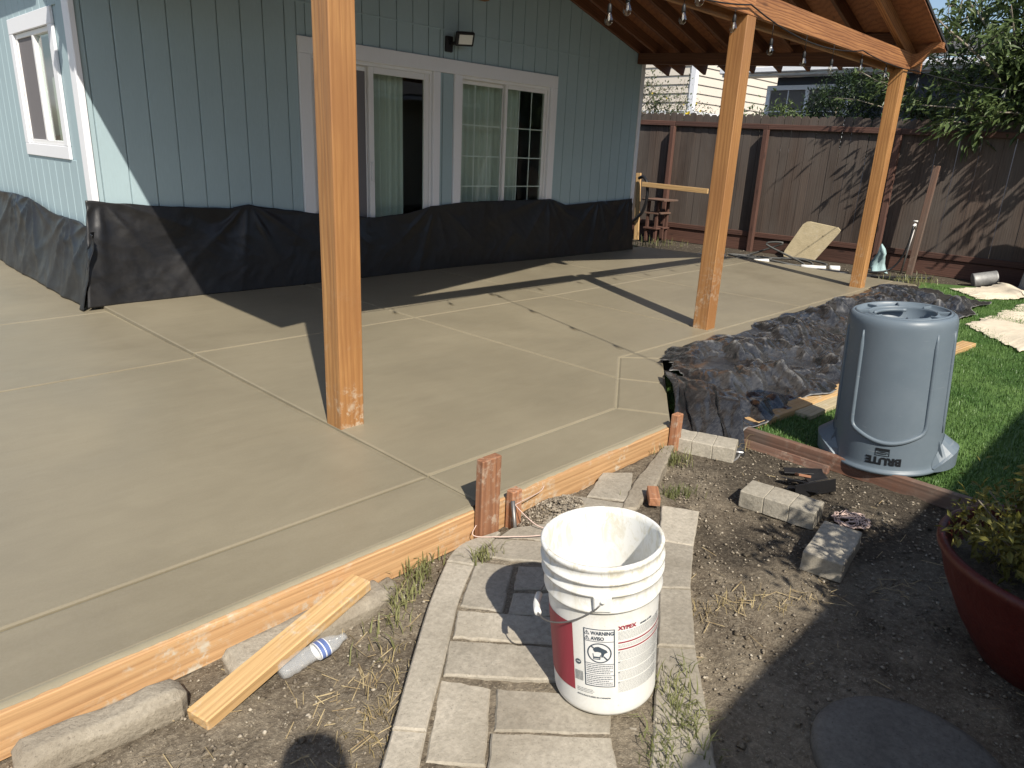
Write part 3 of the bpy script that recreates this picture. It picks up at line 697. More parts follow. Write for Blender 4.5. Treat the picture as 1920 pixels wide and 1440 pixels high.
def wallsheet(name, base, top, n, axisf, label, amp=.02, seed=0, ext=.0):
    """base(u)->offset at the foot, top(u)->height; axisf(u, off, z) -> xyz"""
    m = 56; f = []; ties = TIES
    u = np.linspace(0, 1, n+1)[:, None]*np.ones((1, m+1)); q = np.ones((n+1, 1))*np.linspace(0, 1, m+1)[None]
    zt = np.array([top(t) for t in u[:, 0]])[:, None]; bs_ = np.array([base(t) for t in u[:, 0]])[:, None]
    z = zt*q-.004*(1-q); x = u*LEN_M
    d = np.zeros_like(x)
    for k, (tx, ph) in enumerate(ties):                      # folds fanning out from the taped points
        dx = x-tx; dz = zt-z+.05; ang = np.arctan2(dx, dz); r = np.hypot(dx, dz)
        d += .016*np.minimum(1, r/.25)*np.exp(-r/.55)*(1-np.abs(np.sin(5*ang+ph)))**1.5*2.2-.004
    d += amp*.55*(np.sin(x*2.1+seed)+.6*np.sin(x*4.7+1.2*np.sin(z*5)+seed*2)+.35*np.sin(x*9.1+2.0*z*3+seed))*(.3+.7*np.sin(np.pi*np.clip(q*.9+.08, 0, 1)))
    d += crumple(x*1.1, z*1.1, seed, 1.5, 14)*.013
    off = bs_*(1-q)+.040*q+d; off = np.maximum(off, .030)
    jz = np.array([.012*mnoise.noise(Vector((t*LEN_M*.9, seed, 3)))+.006*mnoise.noise(Vector((t*LEN_M*7, seed, 5))) for t in u[:, 0]])
    z[:, -1] += jz
    v = [axisf(a_, b_, c_) for a_, b_, c_ in zip(u.ravel(), off.ravel(), z.ravel())]
    for i in range(n):
        for j in range(m): a = i*(m+1)+j; f.append([a, a+m+1, a+m+2, a+1])
    me = mesh(name, v, f, True)
    o = link(name, me, M['wall_sheet'], label=label, cat='plastic sheet', group='black sheets taped to the house wall')
    so = o.modifiers.new('thickness', 'SOLIDIFY'); so.thickness = .002; so.offset = 0
    return o
tp = [(-.10, .86), (.05, .845), (.5, .808), (1.12, .771), (1.31, .80), (1.39, .775), (2.03, .698), (2.75, .638), (3.2, .666), (3.59, .748), (4.1, .783), (5.68, .794), (6.03, .705), (6.76, .745), (7.66, .78)]
def lerp_t(x, T): return float(np.interp(x, [a for a, _ in T], [b for _, b in T]))
LEN_M = 7.72; TIES = [(.1, 0), (1.41, 1.1), (3.75, 2.0), (5.75, .4), (6.9, 1.7), (7.65, .8)]
wallsheet('plastic_sheet', lambda u: .14+.03*math.sin(u*9), lambda u: lerp_t(-.10+7.72*u, tp), 420, lambda u, o, z: (-.10+7.72*u-.13*(1-min(1, max(0, z)/.8))*(1-u)**30, -.015-o-.06*(1-min(1, max(0, z)/.8))*(1-u)**30, z), 'long black plastic sheet along the foot of the front wall under the sliding door', .022, 3)
tl = [(-.20, .60), (.35, .647), (1.15, .659), (1.95, .738), (2.46, .755), (3.2, .729), (6, .72)]
LEN_M = 6.0; TIES = [(.25, .4), (.9, 1.2), (2.1, .1), (2.7, 2.2), (3.6, .9)]
wallsheet('plastic_sheet', lambda u: .20+.02*math.sin(u*7), lambda u: lerp_t(-.20+6*u, tl)+.012, 200, lambda u, o, z: (-.022-o-(.05 if u < .02 else 0), -.20+6*u, z-.016), 'black plastic sheet along the foot of the side wall under the small window', .03, 8)

# ================================================================== form boards, stakes
fb1 = board('form_board', (-4.4, -4.870, -.074), (-.150, -4.870, -.074), .038, .14, M['form'], None, .004, label='long orange form board holding the slab edge, with the loose plank lying against it', cat='form board')
fb2 = board('form_board', (-.128, -4.872, -.073), (1.33, -4.872, -.073), .038, .14, M['form'], None, .004, label='shorter cement smeared form board between the tall stake and the black tarp', cat='form board')
def skin(fb, x0, x1, seed):
    n = int((x1-x0)/.02); v = []; f = []
    for i in range(n+1):
        x = x0+(x1-x0)*i/n; wn = .020+.014*mnoise.noise(Vector((x*5, seed, 0)))+.006*mnoise.noise(Vector((x*31, seed, 2)))
        v += [(x, -4.843, -.001), (x, -4.851-wn*.5, .004+.002*mnoise.noise(Vector((x*20, seed, 5)))), (x, -4.851-wn-.004, -.003)]
    for i in range(n):
        for j in (0, 1): f.append([i*3+j, i*3+j+1, i*3+j+4, i*3+j+3])
    link('cement_skin', mesh('skin', v, f, True), M['joint'], fb)
skin(fb1, -4.35, -.16, 1); skin(fb2, -.12, 1.30, 5)
board('form_stake', (-.125, -4.917, -.30), (-.125, -4.917, .235), .105, .042, M['stake'], None, .004, (0, 1, 0), label='tall reddish wooden stake where the two form boards meet', cat='stake', group='form stakes')
board('form_stake', (.028, -4.921, -.30), (.028, -4.921, .045), .058, .042, M['stake'], None, .004, (0, 1, 0), label='short dark stake with pink string, beside the tall stake', cat='stake', group='form stakes')
board('form_stake', (1.300, -4.918, -.30), (1.300, -4.918, .085), .06, .042, M['stake'], None, .004, (0, 1, 0), label='short stake at the end of the form board beside the black tarp', cat='stake', group='form stakes')
tube('rebar_pin', [(-.03, -5.00, -.16), (-.005, -4.945, .01)], .009, M['steel'], None, 8, label='steel rebar pin leaning by the short stake', cat='rebar')
tube('mason_line', spline([(-.165, -4.893, .0), (-.17, -4.905, -.05), (-.21, -4.93, -.083), (-.12, -5.02, -.082), (-.02, -5.10, -.081), (.06, -5.13, -.079), (.03, -5.05, -.07), (.012, -4.955, -.02), (.03, -4.945, -.012), (.2, -4.91, -.03), (.25, -4.895, -.02)], 6), .0022, M['pink'], None, 5, label='thin pink mason string lying from the stakes across the pavers', cat='string')

# ================================================================== paver path
pathroot = empty('paver_path', (-.4, -5.5, -.09), 'curved garden path of grey concrete pavers with edging kerbs', 'path')
del pathroot['category']; del pathroot['label']; pathroot['kind'] = 'structure'
def paver(poly, name='paver', zt=-.092, th=.07, mat='paver', c=.005, parent=pathroot, jit=.004, **t):
    poly = ccw([tuple(p) for p in poly]); pts = []
    for i in range(len(poly)):                       # slightly ragged edges
        a = Vector(poly[i]); b = Vector(poly[(i+1) % len(poly)]); d = (b-a); n = Vector((d.y, -d.x)).normalized(); k = max(1, int(d.length/.03))
        for s in range(k):
            e = 0 if s == 0 else jit*mnoise.noise(Vector(((a.x+d.x*s/k)*40, (a.y+d.y*s/k)*40, 1)))
            pts.append(a+d*(s/k)+n*e)
    q = [(p.x, p.y) for p in pts]; q2 = inset(q, c); m = len(q); v = []
    tx, ty = random.uniform(-.014, .014), random.uniform(-.014, .014); cx = sum(p[0] for p in q)/m; cy = sum(p[1] for p in q)/m; dz = random.uniform(-.003, .003)
    zf = lambda x, y: zt+dz+(x-cx)*tx+(y-cy)*ty
    v = [(x, y, zf(x, y)-th) for x, y in q]+[(x, y, zf(x, y)-c) for x, y in q]+[(x, y, zf(x, y)) for x, y in q2]; f = []
    for i in range(m):
        j = (i+1) % m; f += [[i, j, m+j, m+i], [m+i, m+j, 2*m+j, 2*m+i]]
    f.append([2*m+i for i in range(m)])
    return link(name, mesh(name, v, f), M[mat], parent, **t)
co_ = [(-1.35, -5.775), (-1.149, -5.608), (-1.028, -5.503), (-.831, -5.331), (-.571, -5.113), (-.316, -4.945), (-.10, -4.955)]
ci_ = [(-1.25, -5.83), (-1.08, -5.673), (-.932, -5.541), (-.819, -5.45), (-.669, -5.322), (-.527, -5.201), (-.304, -5.053), (-.144, -4.985), (-.06, -4.96)]
cs_o = spline([(x, y, 0) for x, y in co_], 8); cs_i = spline([(x, y, 0) for x, y in ci_], 6)
cs_i2 = spline([(x, y, 0) for x, y in ci_], 60); cs_o = spline([(x, y, 0) for x, y in co_], 60)
for a, b in ((0, .30), (.303, .77), (.773, 1)):
    oo = [cs_o[int(round((a+(b-a)*i/10)*(len(cs_o)-1)))] for i in range(11)]; ii = [min(cs_i2, key=lambda q: (q-p).length) for p in oo]
    paver([(p.x, p.y) for p in oo]+[(p.x, p.y) for p in ii[::-1]], 'kerb_stone', -.085, .10, jit=.0)
def shrink(poly, k=.006): return inset(poly, k)
PV = [[(-.83, -5.463), (-.751, -5.586), (-.95, -5.775), (-1.05, -5.665)], [(-.735, -5.606), (-.513, -5.85), (-.625, -5.93), (-.847, -5.71)],
      [(-.866, -5.718), (-.642, -5.945), (-.74, -6.05), (-.975, -5.81)], [(-.700, -5.352), (-.470, -5.608), (-.575, -5.705), (-.81, -5.455)],
      [(-.575, -5.25), (-.355, -5.49), (-.452, -5.588), (-.675, -5.342)], [(-.32, -5.064), (-.235, -5.175), (-.468, -5.350), (-.545, -5.231)],
      [(-.22, -5.195), (-.06, -5.37), (-.155, -5.455), (-.335, -5.285)], [(-.36, -5.305), (-.18, -5.475), (-.27, -5.56), (-.455, -5.375)],
      [(-.141, -4.99), (.05, -5.21), (-.06, -5.31), (-.225, -5.115), (-.28, -5.045)], [(-.035, -4.975), (.09, -5.04), (.16, -5.12), (.065, -5.2), (-.125, -4.99)],
      [(-.44, -5.60), (-.26, -5.80), (-.36, -5.90), (-.55, -5.70)], [(-.14, -5.48), (.06, -5.62), (-.10, -5.80), (-.245, -5.63)],
      [(.359, -4.915), (.508, -5.17), (.20, -5.28), (.10, -5.03)], [(.69, -4.895), (.80, -4.99), (.54, -5.16), (.44, -5.00)],
      [(.08, -5.27), (.30, -5.40), (.10, -5.55), (-.08, -5.42)], [(-1.07, -5.68), (-.965, -5.79), (-1.2, -6.0), (-1.3, -5.89)], [(-.99, -5.82), (-.75, -6.06), (-.9, -6.2), (-1.13, -5.98)]]
def grow(poly, k):
    cx = sum(p[0] for p in poly)/len(poly); cy = sum(p[1] for p in poly)/len(poly); return [(cx+(x-cx)*k, cy+(y-cy)*k) for x, y in poly]
for q in PV: paver(inset(ccw(q), -.0035), jit=.006)
paver(shrink(ccw([(1.20, -4.905), (1.27, -4.945), (.76, -5.165), (.50, -5.235), (.42, -5.185), (.70, -5.06)])), 'kerb_stone', -.080, .09, 'rubble', .008, jit=.008)
Mr = [((.621, -5.28), (.703, -5.426)), ((.349, -5.448), (.415, -5.568)), ((.057, -5.641), (.138, -5.722)), ((-.225, -5.819), (-.141, -5.908)), ((-.509, -5.994), (-.409, -6.111)), ((-.80, -6.17), (-.68, -6.31))]
for (a, b), (c, d) in zip(Mr[:-1], Mr[1:]):
    e = lambda p, q, t: (p[0]+(q[0]-p[0])*t, p[1]+(q[1]-p[1])*t)
    paver([e(a, c, .01), e(b, d, .01), e(b, d, .99), e(a, c, .99)], 'kerb_stone', -.088, .09)
    paver([e(a, c, .02+.0), e(a, c, .97), (e(a, c, .97)[0]-.05, e(a, c, .97)[1]+.055), (e(a, c, .02)[0]-.05, e(a, c, .02)[1]+.055)], 'filler_paver', -.105, .06)

# loose grey blocks with score grooves
def block(ctr, ang, l, wd, h, z0, label, grooves=2, tilt=0, cat='concrete block', seed=0):
    T = Matrix.Translation((ctr[0], ctr[1], z0+h/2)) @ Matrix.Rotation(ang, 4, 'Z') @ Matrix.Rotation(tilt, 4, 'Y')
    segs = grooves+1; sl_ = l/segs; VV = []; FF = []
    for i in range(segs):
        v, f = cbox_data((sl_/2-.0002, wd/2, h/2), (-l/2+sl_*(i+.5), 0, 0), .004)
        bm = bmesh.new(); vs = [bm.verts.new(p) for p in v]
        for q in f: bm.faces.new([vs[k] for k in q])
        bmesh.ops.subdivide_edges(bm, edges=bm.edges[:], cuts=2, use_grid_fill=True)
        bm.verts.index_update(); o0 = len(VV)
        for p in bm.verts:
            nn = mnoise.noise_vector(Vector((p.co.x*22+seed*7, p.co.y*22, p.co.z*22)))*.0022+mnoise.noise_vector(p.co*7+Vector((seed, 0, 0)))*.004; VV.append(p.co+nn)
        FF += [[o0+q.index for q in fc.verts] for fc in bm.faces]; bm.free()
    link('concrete_block', mesh('concrete_block', VV, FF), M['block'], None, T, label=label, cat=cat, group='loose grey concrete blocks on the soil')
block((1.43, -5.03), R(-70), .34, .16, .085, -.142, 'scored grey concrete block at the foot of the black tarp', seed=1)
block((1.075, -5.635), R(-83), .34, .155, .085, -.142, 'scored grey concrete block beside the coil of pink cord', seed=2)
block((.835, -5.965), R(8), .33, .155, .085, -.142, 'grey concrete block half in leafy shade nearest the red pot', 1, seed=3)
board('wood_offcut', (.66, -5.20, -.055), (.57, -5.275, -.062), .05, .04, M['stake'], None, label='short reddish wood offcut between the kerb stones behind the bucket', cat='wood offcut')

# rubble kerb pieces and the loose plank, front left
def rubble(name, pts, h, z0, label, seed):
    a, b = Vector(pts[0]), Vector(pts[1]); wd = pts[2]
    ang = math.atan2(b.y-a.y, b.x-a.x); l = (b-a).length
    T = Matrix.Translation(((a.x+b.x)/2, (a.y+b.y)/2, z0+h/2)) @ Matrix.Rotation(ang, 4, 'Z')
    v, f = cbox_data((l/2, wd/2, h/2), (0, 0, 0), .022); bm = bmesh.new(); vs = [bm.verts.new(p) for p in v]
    for q in f: bm.faces.new([vs[k] for k in q])
    bmesh.ops.subdivide_edges(bm, edges=bm.edges[:], cuts=5, use_grid_fill=True)
    for p in bm.verts:
        p.co += mnoise.noise_vector(p.co*9+Vector((seed, 0, 0)))*.012+mnoise.noise_vector(p.co*40+Vector((seed, 0, 0)))*.004
    me = bpy.data.meshes.new(name); bm.to_mesh(me); bm.free(); me.polygons.foreach_set('use_smooth', [True]*len(me.polygons))
    return link(name, me, M['rubble'], None, T, label=label, cat='concrete rubble', group='broken kerb pieces by the form board')
rubble('concrete_rubble', ((-1.80, -4.975), (-1.395, -5.000), .10), .105, -.165, 'long broken concrete kerb piece lying alone beside the form board', 3)
rubble('concrete_rubble', ((-1.26, -4.985), (-.68, -4.965), .12), .09, -.165, 'broken concrete kerb piece pinned under the loose plank', 9)
rubble('concrete_rubble', ((-.70, -4.95), (-.61, -4.93), .07), .07, -.165, 'small concrete lump at the end of the plank by the grass', 14)
board('loose_plank', (-1.405, -5.112, -.120), (-.755, -4.945, -.048), .085, .04, M['plank'], None, .004, label='short yellow pine plank lying across broken concrete by the form board', cat='plank')
# crushed water bottle
bt = empty('water_bottle', (-1.03, -5.09, -.13), 'crushed clear plastic water bottle with blue label lying on the soil', 'water bottle')
TB = frame((-1.15, -5.10, -.108), (-.93, -5.100, -.098))
prof = [(.001, -.115), (.026, -.113), (.031, -.10)]+[(.031-.003*(i % 2), -.09+.012*i) for i in range(13)]+[(.026, .075), (.016, .092), (.0125, .10), (.0125, .115), (.001, .116)]
v, f = lathe_data(prof, 24); v2 = []
for x, y, z in v:
    k = 1+.22*mnoise.noise(Vector((x*30, y*30, z*25))); v2.append((z, x*k*1.1, y*k*.72))
link('bottle_body', mesh('bottle', v2, f, True), M['pet'], bt, TB)
for r0, r1, z0, z1, mt in ((.0322, .0322, .012, .024, 'bottle_label'), (.0324, .0324, .028, .042, 'bottle_label'), (.0318, .0318, .009, .045, 'paper')):
    v, f = lathe_data([(r0, z0), (r1, z1)], 24); link('bottle_label', mesh('lab', [(z, x*1.12, y*.76) for x, y, z in v], f, True), M[mt], bt, TB)

# ================================================================== white bucket
BC = Vector((-.486, -5.805, -.083)); BH = .49; RBt, RTp = .147, .160
TH0 = math.atan2(CAM.y-BC.y, CAM.x-BC.x)
lean = Matrix.Rotation(R(5.6), 4, Vector((fw.x, fw.y, 0)).normalized()*-1)
TBk = Matrix.Translation(BC) @ lean @ Matrix.Rotation(TH0, 4, 'Z')
bk = link('bucket', None, None, None, TBk, label='white plastic bucket with red label panel and warning print on the paver path', cat='bucket'); bk.empty_display_size = .05
def rB(z): return RBt+(RTp-RBt)*z/BH
pr = [(.0005, .004), (RBt-.012, .004), (RBt-.003, .007), (rB(.012), .016)]+[(rB(z), z) for z in np.linspace(.03, .345, 12)]
pr += [(rB(.35)+.001, .35), (rB(.35)+.009, .352), (rB(.35)+.010, .358), (rB(.37)+.007, .362), (rB(.40)+.004, .385), (rB(.40)+.004, .40), (rB(.41)+.012, .405), (rB(.41)+.013, .411), (rB(.42)+.005, .416),
       (rB(.43)+.004, .436), (rB(.44)+.013, .440), (rB(.44)+.013, .447), (rB(.45)+.005, .451), (rB(.46)+.004, .472), (rB(.48)+.010, .478), (rB(.49)+.0105, .488), (rB(.49)+.006, .492), (rB(.49)-.001, .490), (rB(.47)-.003, .47)]
pr += [(rB(z)-.004, z) for z in np.linspace(.42, .03, 9)]+[(rB(.02)-.02, .012), (.0005, .012)]
v, f = lathe_data(pr, 80)
link('bucket_body', mesh('bucket_body', v, f, True), M['bucket'], bk, TBk)
def wrapv(s, z, off=.0012, a0=0.0):
    r = rB(z)+off; a = a0+s/rB(.2); return (r*math.cos(a), r*math.sin(a), z)
def patch(a0, a1, zf0, zf1, off, mat, name, par=bk, n=24):
    v = []; f = []
    for i in range(n+1):
        a = R(a0+(a1-a0)*i/n)
        for z in (zf0(i/n), zf1(i/n)): r = rB(z)+off; v.append((r*math.cos(a), r*math.sin(a), z))
    for i in range(n): f.append([2*i, 2*i+2, 2*i+3, 2*i+1])
    return link(name, mesh(name, v, f, True), mat, par, TBk)
def textmesh(body, size, bold=.0, align='LEFT'):
    c = bpy.data.curves.new('t', 'FONT'); c.body = body; c.size = size; c.offset = bold; c.align_x = align; c.resolution_u = 3
    o = bpy.data.objects.new('t', c); col.objects.link(o); bpy.context.view_layer.update()
    me = bpy.data.meshes.new_from_object(o.evaluated_get(bpy.context.evaluated_depsgraph_get()))
    V = [tuple(p.co) for p in me.vertices]; Fc = [list(p.vertices) for p in me.polygons]
    bpy.data.objects.remove(o); bpy.data.curves.remove(c); bpy.data.meshes.remove(me); return V, Fc
def btext(body, size, a0, z0, mat, bold=0, sx=1.0, slope=0.0, name='lettering', par=bk):
    V, Fc = textmesh(body, size, bold)
    link(name, mesh(name, [wrapv(x*sx, z0+y+slope*x*sx, .0016, R(a0)) for x, y, z in V], Fc), mat, par, TBk)
red = patch(-100, -28, lambda t: .078, lambda t: .300-.012*(1-t), .0008, M['red'], 'red_panel')
box = patch(-15.5, 15.5, lambda t: .108, lambda t: .298, .0007, M['paper'], 'warning_panel')
def bframe(a0, a1, z0, z1, th, mat, par):
    da = math.degrees(th/rB(.2))
    patch(a0, a1, lambda t: z0, lambda t: z0+th, .0014, mat, 'panel_border', par); patch(a0, a1, lambda t: z1-th, lambda t: z1, .0014, mat, 'panel_border', par)
    patch(a0, a0+da, lambda t: z0+th, lambda t: z1-th, .0014, mat, 'panel_border', par, 2); patch(a1-da, a1, lambda t: z0+th, lambda t: z1-th, .0014, mat, 'panel_border', par, 2)
bframe(-15.5, 15.5, .108, .298, .0028, M['ink'], box)
for zz in (.257, .184, .146): patch(-15.2, 15.2, lambda t: zz, lambda t: zz+.0018, .0014, M['ink'], 'panel_rule', box)
btext('WARNING', .0155, -8.2, .2795, M['ink'], .0006, .80, par=box); btext('AVISO', .0155, -8.2, .2625, M['ink'], .0006, .80, par=box)
def bpoly(pts, a0, z0, mat, name, par, off=.0016): link(name, mesh(name, [wrapv(x, z0+y, off, R(a0)) for x, y in pts], [list(range(len(pts)))]), mat, par, TBk)
def bring(r0, r1, a0, z0, mat, name, par, n=40, off=.0016):
    v = []; f = []
    for i in range(n):
        a = 2*math.pi*i/n
        for r in (r0, r1): v.append(wrapv(r*math.cos(a), z0+r*math.sin(a), off, R(a0)))
    for i in range(n): j = (i+1) % n; f.append([2*i, 2*i+1, 2*j+1, 2*j])
    link(name, mesh(name, v, f), mat, par, TBk)
for zz in (.2785, .2615):
    for q in ([(-.0075, 0), (.0075, 0), (.0062, .0016), (-.0062, .0016)], [(-.0075, 0), (-.0058, .0008), (0, .0115), (0, .0140)], [(.0075, 0), (0, .0140), (0, .0115), (.0058, .0008)], [(-.0008, .003), (.0008, .003), (.0008, .009), (-.0008, .009)]):
        bpoly(q, -12.2, zz, M['ink'], 'warning_triangle', box)
bring(.029, .0325, 0, .221, M['ink'], 'prohibition_ring', box); bpoly([(-.0225, .0195), (-.0195, .0225), (.0225, -.0195), (.0195, -.0225)], 0, .221, M['ink'], 'prohibition_bar', box, .0019)
# generic falling-child pictogram
bpoly([(-.017, .010), (-.011, .019), (-.002, .021), (.008, .016), (.019, .010), (.022, .003), (.014, -.001), (.009, -.013), (.005, -.013), (.005, .002), (-.004, .004), (-.012, .003)], 0, .221, M['ink'], 'pictogram', box)
for q in ([(-.018, -.002), (-.016, -.002), (-.014, -.021), (-.016, -.021)], [(.002, -.006), (.004, -.006), (.002, -.021), (.000, -.021)], [(-.016, -.0215), (.002, -.0215), (.002, -.019), (-.016, -.019)], [(-.0155, -.017), (.001, -.017), (.0012, -.012), (-.016, -.012)]):
    bpoly(q, 0, .221, M['ink'], 'pictogram', box)
rs = random.Random(4)
def fineprint(a0, a1, z0, z1, lh, mat, par, lt=.4, ragged=.15):
    v = []; f = []; z = z1
    while z > z0:
        a = a0; end = a1-(a1-a0)*ragged*rs.random()**2
        while a < end-.5:
            wl = rs.uniform(.8, 3.4); b = min(a+wl, end)
            k = len(v)
            for q in (a, b):
                for zz in (z-lh*lt, z): r = rB(zz)+.0013; v.append((r*math.cos(R(q)), r*math.sin(R(q)), zz))
            f.append([k, k+2, k+3, k+1]); a = b+.45
        z -= lh
    link('fine_print', mesh('fine_print', v, f), mat, par, TBk)
fineprint(-13.5, 13.5, .151, .180, .0062, M['ink'], box); fineprint(-13.5, 13.5, .114, .142, .0062, M['ink'], box)
btext('XYPEX', .0165, 19, .294, M['red'], .0009, 1.0); btext('ADMIX C-500', .0075, 43, .294, M['ink'], .0003, 1.0)
fineprint(19, 86, .262, .288, .0040, M['ink_soft'], bk)
for zz in (.250, .228): patch(19, 86, lambda t: zz, lambda t: zz+.0045, .0013, M['red'], 'red_rule')
for za, zb in ((.236, .246), (.196, .224), (.162, .192), (.128, .158), (.088, .124)): fineprint(19, 86, za, zb, .0038, M['ink_soft'], bk)
for zz in (.222, .190, .156, .122): patch(19, 20.5, lambda t: zz-.003, lambda t: zz, .0015, M['ink'], 'bullet', bk, 2)
bring(.0005, .0085, -22.5, .180, M['ink'], 'round_mark', bk); btext('NSF', .0062, -24.4, .178, M['paper'], .0002, 1.0)
for i in range(16): 
    a = -26.5+i*.55; patch(a, a+(.2 if i % 3 else .38), lambda t: .118, lambda t: .150, .0014, M['ink'], 'barcode_bar', bk, 1)
fineprint(-25, -6, .082, .094, .0052, M['ink_soft'], bk); btext('MANUFACTURED IN CANADA', .0066, -25, .068, M['ink'], .0002, 1.05)
# ears, bail and grip
for a in (4, 184):
    T2 = TBk @ Matrix.Rotation(R(a), 4, 'Z') @ Matrix.Translation((rB(.39)+.006, 0, .388))
    cbox('bail_ear', (-.006, -.024, -.026), (.010, .024, .022), M['bucket'], bk, .004, T2)
    tube('ear_pivot', [(.009, 0, .006), (.0135, 0, .006)], .006, M['bucket'], bk, 10, T2)
bl = []
for i in range(33):
    t = i/32; a = R(4-180*t); k = math.sin(math.pi*t)
    bl.append(Vector(((rB(.39)+.016+.018*k)*math.cos(a), (rB(.39)+.016+.018*k)*math.sin(a), .393-.125*k**.8)))
tube('bail_wire', bl, .0024, M['steel'], bk, 6, TBk); tube('bail_grip', bl[13:19], .010, M['bucket'], bk, 12, TBk)

# ================================================================== grey rubbish can, upside down
CC = Vector((1.985, -5.785, -.058)); CH = .80
th1 = math.atan2(CAM.y-CC.y, CAM.x-CC.x)
lean = Matrix.Rotation(R(4.6), 4, Vector((fw.x, fw.y, 0)).normalized()*-1)
TC = Matrix.Translation(CC) @ lean @ Matrix.Rotation(th1, 4, 'Z')
can = link('rubbish_can', None, None, None, TC, label='large grey plastic rubbish can standing upside down on the turf edge', cat='rubbish can'); can.empty_display_size = .05
def rC(z): return .262-.016*(z/CH)
pr = [(.246, .03), (.252, .0), (.272, .0), (.276, .006), (.276, .016), (.266, .020), (.262, .03)]+[(rC(z), z) for z in np.linspace(.05, .735, 14)]
pr += [(.2465, .75), (.244, .765), (.238, .778), (.229, .786), (.222, .788), (.2195, .783), (.216, .789), (.212, .793), (.208, .789), (.205, .775), (.170, .772), (.160, .776), (.156, .782), (.151, .782), (.148, .772), (.145, .71), (.125, .705), (.0005, .703)]
v, f = lathe_data(pr, 96)
link('can_body', mesh('can_body', v, f, True), M['can'], can, TC)
def rib(pts, rad, name='moulded_rib'):
    P = [Vector(((rC(z)+.0005)*math.cos(R(a)), (rC(z)+.0005)*math.sin(R(a)), z)) for a, z in pts]
    tube(name, P, [rad*min(1, .35+1.3*min(i, len(P)-1-i)/4) for i in range(len(P))], M['can'], can, 8, TC)
for ac in (2, 182):
    pts = [(ac-40, z) for z in np.linspace(.72, .27, 14)]+[(ac-39.6, .245), (ac-37.5, .225), (ac-34, .212)]
    pts += [(ac+q, .212-.045*math.cos(R(q*90/34))) for q in np.linspace(-30, 30, 22)]
    pts += [(ac+34, .212), (ac+37.5, .225), (ac+39.6, .245)]+[(ac+40, z) for z in np.linspace(.27, .72, 14)]
    rib(pts, .0115)
for ac in (92, -88):
    rib([(ac-20, z) for z in np.linspace(.72, .20, 12)], .010); rib([(ac+20, z) for z in np.linspace(.72, .20, 12)], .010)
# side handles (flared pockets at the rim)
for ac in (92, -88):
    v = []; f = []; n = 12
    for i in range(n+1):
        t = -1+2*i/n; a = R(ac+t*34); e = (1-abs(t)**2.2)
        ro = .272+.058*e
        v += [(rC(.0)*math.cos(a), rC(.0)*math.sin(a), .012), (ro*math.cos(a), ro*math.sin(a), .004+.012*e), ((ro+.004)*math.cos(a), (ro+.004)*math.sin(a), .022+.085*e), ((ro-.008)*math.cos(a), (ro-.008)*math.sin(a), .026+.09*e), ((rC(.1)+.002)*math.cos(a), (rC(.1)+.002)*math.sin(a), .06+.10*e)]
    for i in range(n):
        for j in range(4): f.append([i*5+j, i*5+5+j, i*5+6+j, i*5+1+j])
    me = mesh('handle', v, f, False)
    h_ = link('handle', me, M['can'], can, TC); h_.modifiers.new('s', 'SOLIDIFY').thickness = .005
    for s in (-1, 1):
        a = R(ac+s*24); P = [(rC(.1)*math.cos(a), rC(.1)*math.sin(a), .16), (.285*math.cos(a), .285*math.sin(a), .085), (.29*math.cos(a), .29*math.sin(a), .02), (rC(.02)*math.cos(a), rC(.02)*math.sin(a), .02)]
        k = link('handle_gusset', mesh('g', P, [[0, 1, 2, 3]]), M['can'], can, TC); k.modifiers.new('s', 'SOLIDIFY').thickness = .005
# details on the upturned bottom
for a in range(0, 360, 45):
    T2 = TC @ Matrix.Rotation(R(a+10), 4, 'Z'); cbox('base_web', (.150, -.004, .774), (.206, .004, .789), M['can'], can, .002, T2)
for a in (40, 220):
    P = [Vector((.128*math.cos(R(a+q)), .128*math.sin(R(a+q)), .765)) for q in np.linspace(-45, 45, 12)]; tube('base_grip', P, .009, M['can'], can, 8, TC)
def ctext(body, size, a0, z0, mat, bold, flip=True, sx=1.0, name='lettering'):
    V, Fc = textmesh(body, size, bold, 'CENTER'); o = []
    for x, y, z in V:
        xx, yy = (-x*sx, -y) if flip else (x*sx, y); zz = z0+yy; r = rC(zz)+.0022; a = R(a0)+xx/rC(.1); o.append((r*math.cos(a), r*math.sin(a), zz))
    link(name, mesh(name, o, Fc), mat, can, TC)
ctext('BRUTE', .052, 2, .088, M['can_ink'], .0028, True, 1.04)
def crect(a0, x0, x1, z0, z1, mat, name, off=.0022):
    n = 6; v = []; 
    for i in range(n+1):
        for z in (z0, z1): a = R(a0)+(x0+(x1-x0)*i/n)/rC(.1); r = rC(z)+off; v.append((r*math.cos(a), r*math.sin(a), z))
    link(name, mesh(name, v, [[2*i, 2*i+2, 2*i+3, 2*i+1] for i in range(n)]), mat, can, TC)
for q in ((-.032, .032, .124, .138), (-.032, .032, .098, .101), (-.032, -.029, .101, .124), (.029, .032, .101, .124)): crect(0, *q, M['can_ink'], 'logo_plate')
v = []
for i in range(24):
    x = .026*math.cos(i*math.pi/12); z = .1125+.0085*math.sin(i*math.pi/12)*(1 if math.sin(i*math.pi/12) > 0 else .7); a = x/rC(.1); r = rC(z)+.0022; v.append((r*math.cos(a), r*math.sin(a), z))
link('logo_oval', mesh('oval', v, [list(range(24))]), M['can_ink'], can, TC)
TXT = textmesh('Rubbermaid', .0085, .0002, 'CENTER'); o_ = []
for x, y, z in TXT[0]:
    zz = .1155-y; a = -x/rC(.1); r = rC(zz)+.0032; o_.append((r*math.cos(a), r*math.sin(a), zz))
link('lettering', mesh('lettering', o_, TXT[1]), M['can'], can, TC)

